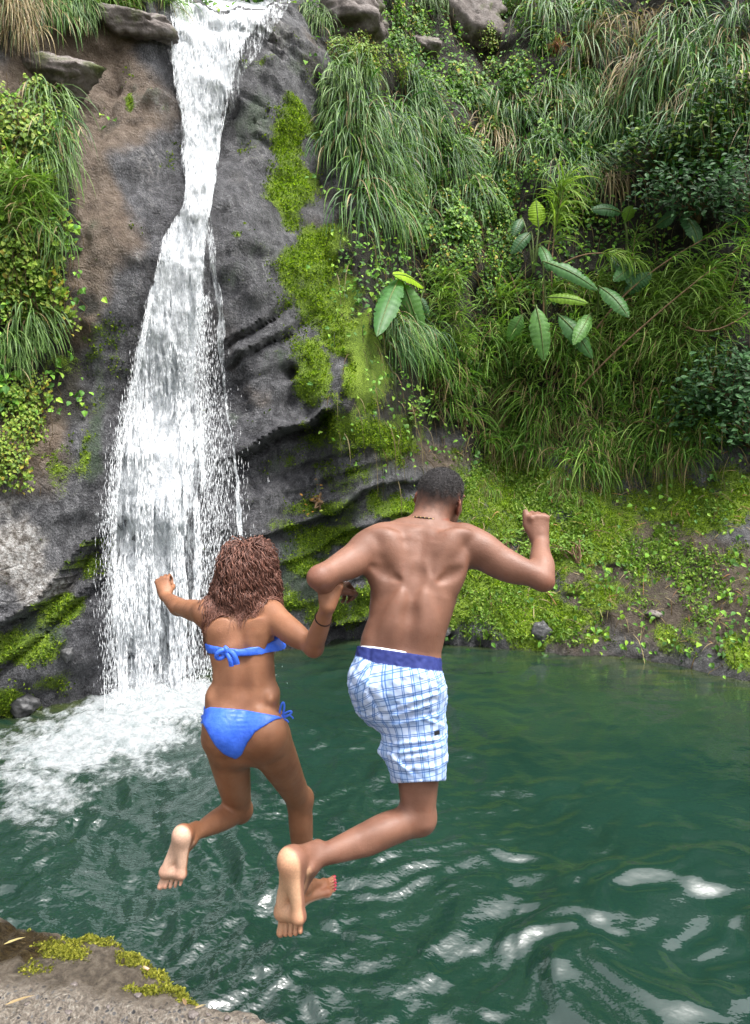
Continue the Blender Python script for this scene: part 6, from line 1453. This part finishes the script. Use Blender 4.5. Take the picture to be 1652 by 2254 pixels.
# hair tie on the wrist
wc_ = WRw-(WRw-ERw)*.30; wd_ = nrm(WRw-ERw); s_ = nrm(np.cross(wd_, [0, 1, 0])); b_ = np.cross(wd_, s_)
rg = np.array([wc_+s_*math.cos(a_)*.0305+b_*math.sin(a_)*.0305+wd_*.004*math.cos(a_) for a_ in np.linspace(0, 2*math.pi, 40)])
ob('wrist_band', mesh_np('wrist_band', tube(rg, .0026, 6)[0]-WO, tube(rg, .0026, 6)[1], simple_mat('dark_elastic', (.03, .012, .010), .7, .3, .2, 80, 0)), wom)

# ---- curly hair
t = NT('curly_hair'); cc = t.n('ShaderNodeVertexColor', layer_name='Col').outputs[0]
M_CURL = t.done(t.pbsdf(cc, .48, .4))
n_ = 4000
roots = []
while len(roots) < n_:
    d_ = nrm(RNG.normal(size=3)); l_ = np.array([d_@rw_, d_@fw_, d_@upw])
    if l_[1] > .55 and l_[2] < .45: continue                      # face left free
    if l_[2] < -.55: continue
    roots.append(d_)
roots = np.array(roots)
lx, ly, lz = roots@rw_, roots@fw_, roots@upw
p0 = whc+upw*.018+np.stack([lx*.074, ly*.090, lz*.082], 1)@np.stack([rw_, fw_, upw])
S_ = 19
# each lock leaves the scalp, arcs out and hangs; left side blown longer
rightness = lx
longl = (rightness < -.5) & (ly < .2)
ln_ = np.where(longl, RNG.uniform(.18, .33, n_), np.where(rightness < -.35, RNG.uniform(.13, .26, n_), RNG.uniform(.10, .17, n_))*(1+.22*(lz > .3))*(1-.15*(ly > .3)))
th0 = np.arccos(np.clip(lz, -1, 1)); hz = nrm(np.stack([lx, ly], 1)+1e-6+RNG.normal(0, .10, (n_, 2)))
lift_ = RNG.uniform(.010, .052, n_)*(1-.25*np.abs(lz))
ph0 = RNG.uniform(0, 6.28, n_); wl = RNG.uniform(.028, .048, n_); cr = RNG.uniform(.003, .0078, n_)
path = np.zeros((n_, S_, 3)); ts2 = np.linspace(0, 1, S_); BAS = np.stack([rw_, fw_, upw])
hd = np.stack([hz[:, 0], hz[:, 1], np.zeros(n_)], 1)@BAS
for k in range(S_):
    t_ = ts2[k]; lf_ = lift_*min(1, t_*3.0)*(1+.5*np.sin(np.minimum(t_*3, 1.57)))
    rx, ry, rz = .072+lf_*.9, .088+lf_, .086+lf_*1.1
    th_ = th0+t_*ln_/.105; thc = np.minimum(th_, 1.75)                     # over the skull, then straight down
    base_ = np.stack([hz[:, 0]*np.sin(thc)*rx, hz[:, 1]*np.sin(thc)*ry, np.cos(thc)*rz], 1)@BAS+whc+upw*.018
    rest = np.maximum(th_-1.75, 0)*.105; over = np.maximum(th0-1.75, 0)
    base_ = base_-upw*rest[:, None]+hd*(.012*np.minimum(rest/.1, 1.2))[:, None]
    base_[:, 0] -= .10*rest*(lx < -.1)
    a_ = ph0+t_*ln_/wl*6.28; sx_ = np.cross(hd, upw)
    path[:, k] = base_+(sx_*np.cos(a_)[:, None]+nrm(base_-whc)*np.sin(a_)[:, None])*(cr*min(1, t_*5))[:, None]
path += .006*np.stack([vnoise(path[..., 0]*30, path[..., 1]*30, path[..., 2]*30, 150+i) for i in range(3)], -1)
# keep locks out of the back and shoulders
def wfield(p_):
    q_ = np.clip(((p_-wB.lo)/wB.h), 0, wB.n-1.001); i_ = q_.astype(int); return wB.F[i_[..., 0], i_[..., 1], i_[..., 2]]
for it in range(3):
    f_ = wfield(path); e_ = .008
    g_ = np.stack([wfield(path+np.array([e_, 0, 0]))-wfield(path-np.array([e_, 0, 0])), wfield(path+np.array([0, e_, 0]))-wfield(path-np.array([0, e_, 0])), wfield(path+np.array([0, 0, e_]))-wfield(path-np.array([0, 0, e_]))], -1)
    path = path+np.where((f_ < .006)[..., None], nrm(g_)*np.minimum(.006-f_, .02)[..., None], 0)
rad = np.interp(ts2, [0, .1, .7, 1], [.0017, .0022, .0019, .0006])
tn_ = nrm(np.gradient(path, axis=1)); s_ = nrm(np.cross(tn_, np.array([.3, .2, .93]))); b_ = np.cross(tn_, s_)
wvar = RNG.uniform(.6, 1.25, n_)
ang = np.array([0, 2.094, 4.189])
Vh = (path[:, :, None, :]+(rad[None, :, None]*wvar[:, None, None])[..., None]*(np.cos(ang)[None, None, :, None]*s_[:, :, None, :]+np.sin(ang)[None, None, :, None]*b_[:, :, None, :])).reshape(-1, 3)
bs_ = (np.arange(n_)*S_*3)[:, None]; fs = []
for k in range(S_-1):
    for j in range(3): fs.append(np.concatenate([bs_+k*3+j, bs_+k*3+(j+1) % 3, bs_+(k+1)*3+(j+1) % 3, bs_+(k+1)*3+j], 1))
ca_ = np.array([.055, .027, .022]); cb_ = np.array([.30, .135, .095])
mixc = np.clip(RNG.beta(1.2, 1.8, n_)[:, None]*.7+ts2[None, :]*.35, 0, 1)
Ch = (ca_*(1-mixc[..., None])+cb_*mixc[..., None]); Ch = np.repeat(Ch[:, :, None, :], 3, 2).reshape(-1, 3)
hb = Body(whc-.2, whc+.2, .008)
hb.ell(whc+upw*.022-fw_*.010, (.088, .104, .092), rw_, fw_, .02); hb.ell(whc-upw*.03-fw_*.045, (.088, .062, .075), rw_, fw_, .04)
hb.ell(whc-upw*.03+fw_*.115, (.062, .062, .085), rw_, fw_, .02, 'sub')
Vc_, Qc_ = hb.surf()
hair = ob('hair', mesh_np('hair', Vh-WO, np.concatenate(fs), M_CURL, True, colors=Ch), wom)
ob('under_hair', mesh_np('under_hair', Vc_-WO, Qc_, leaf_mat('hair_matte', .95, .05, 0.0), True, colors=np.full((len(Vc_), 3), 1.0)*np.array([.055, .026, .021])), hair)  # matte filler volume in the dark colour of the locks
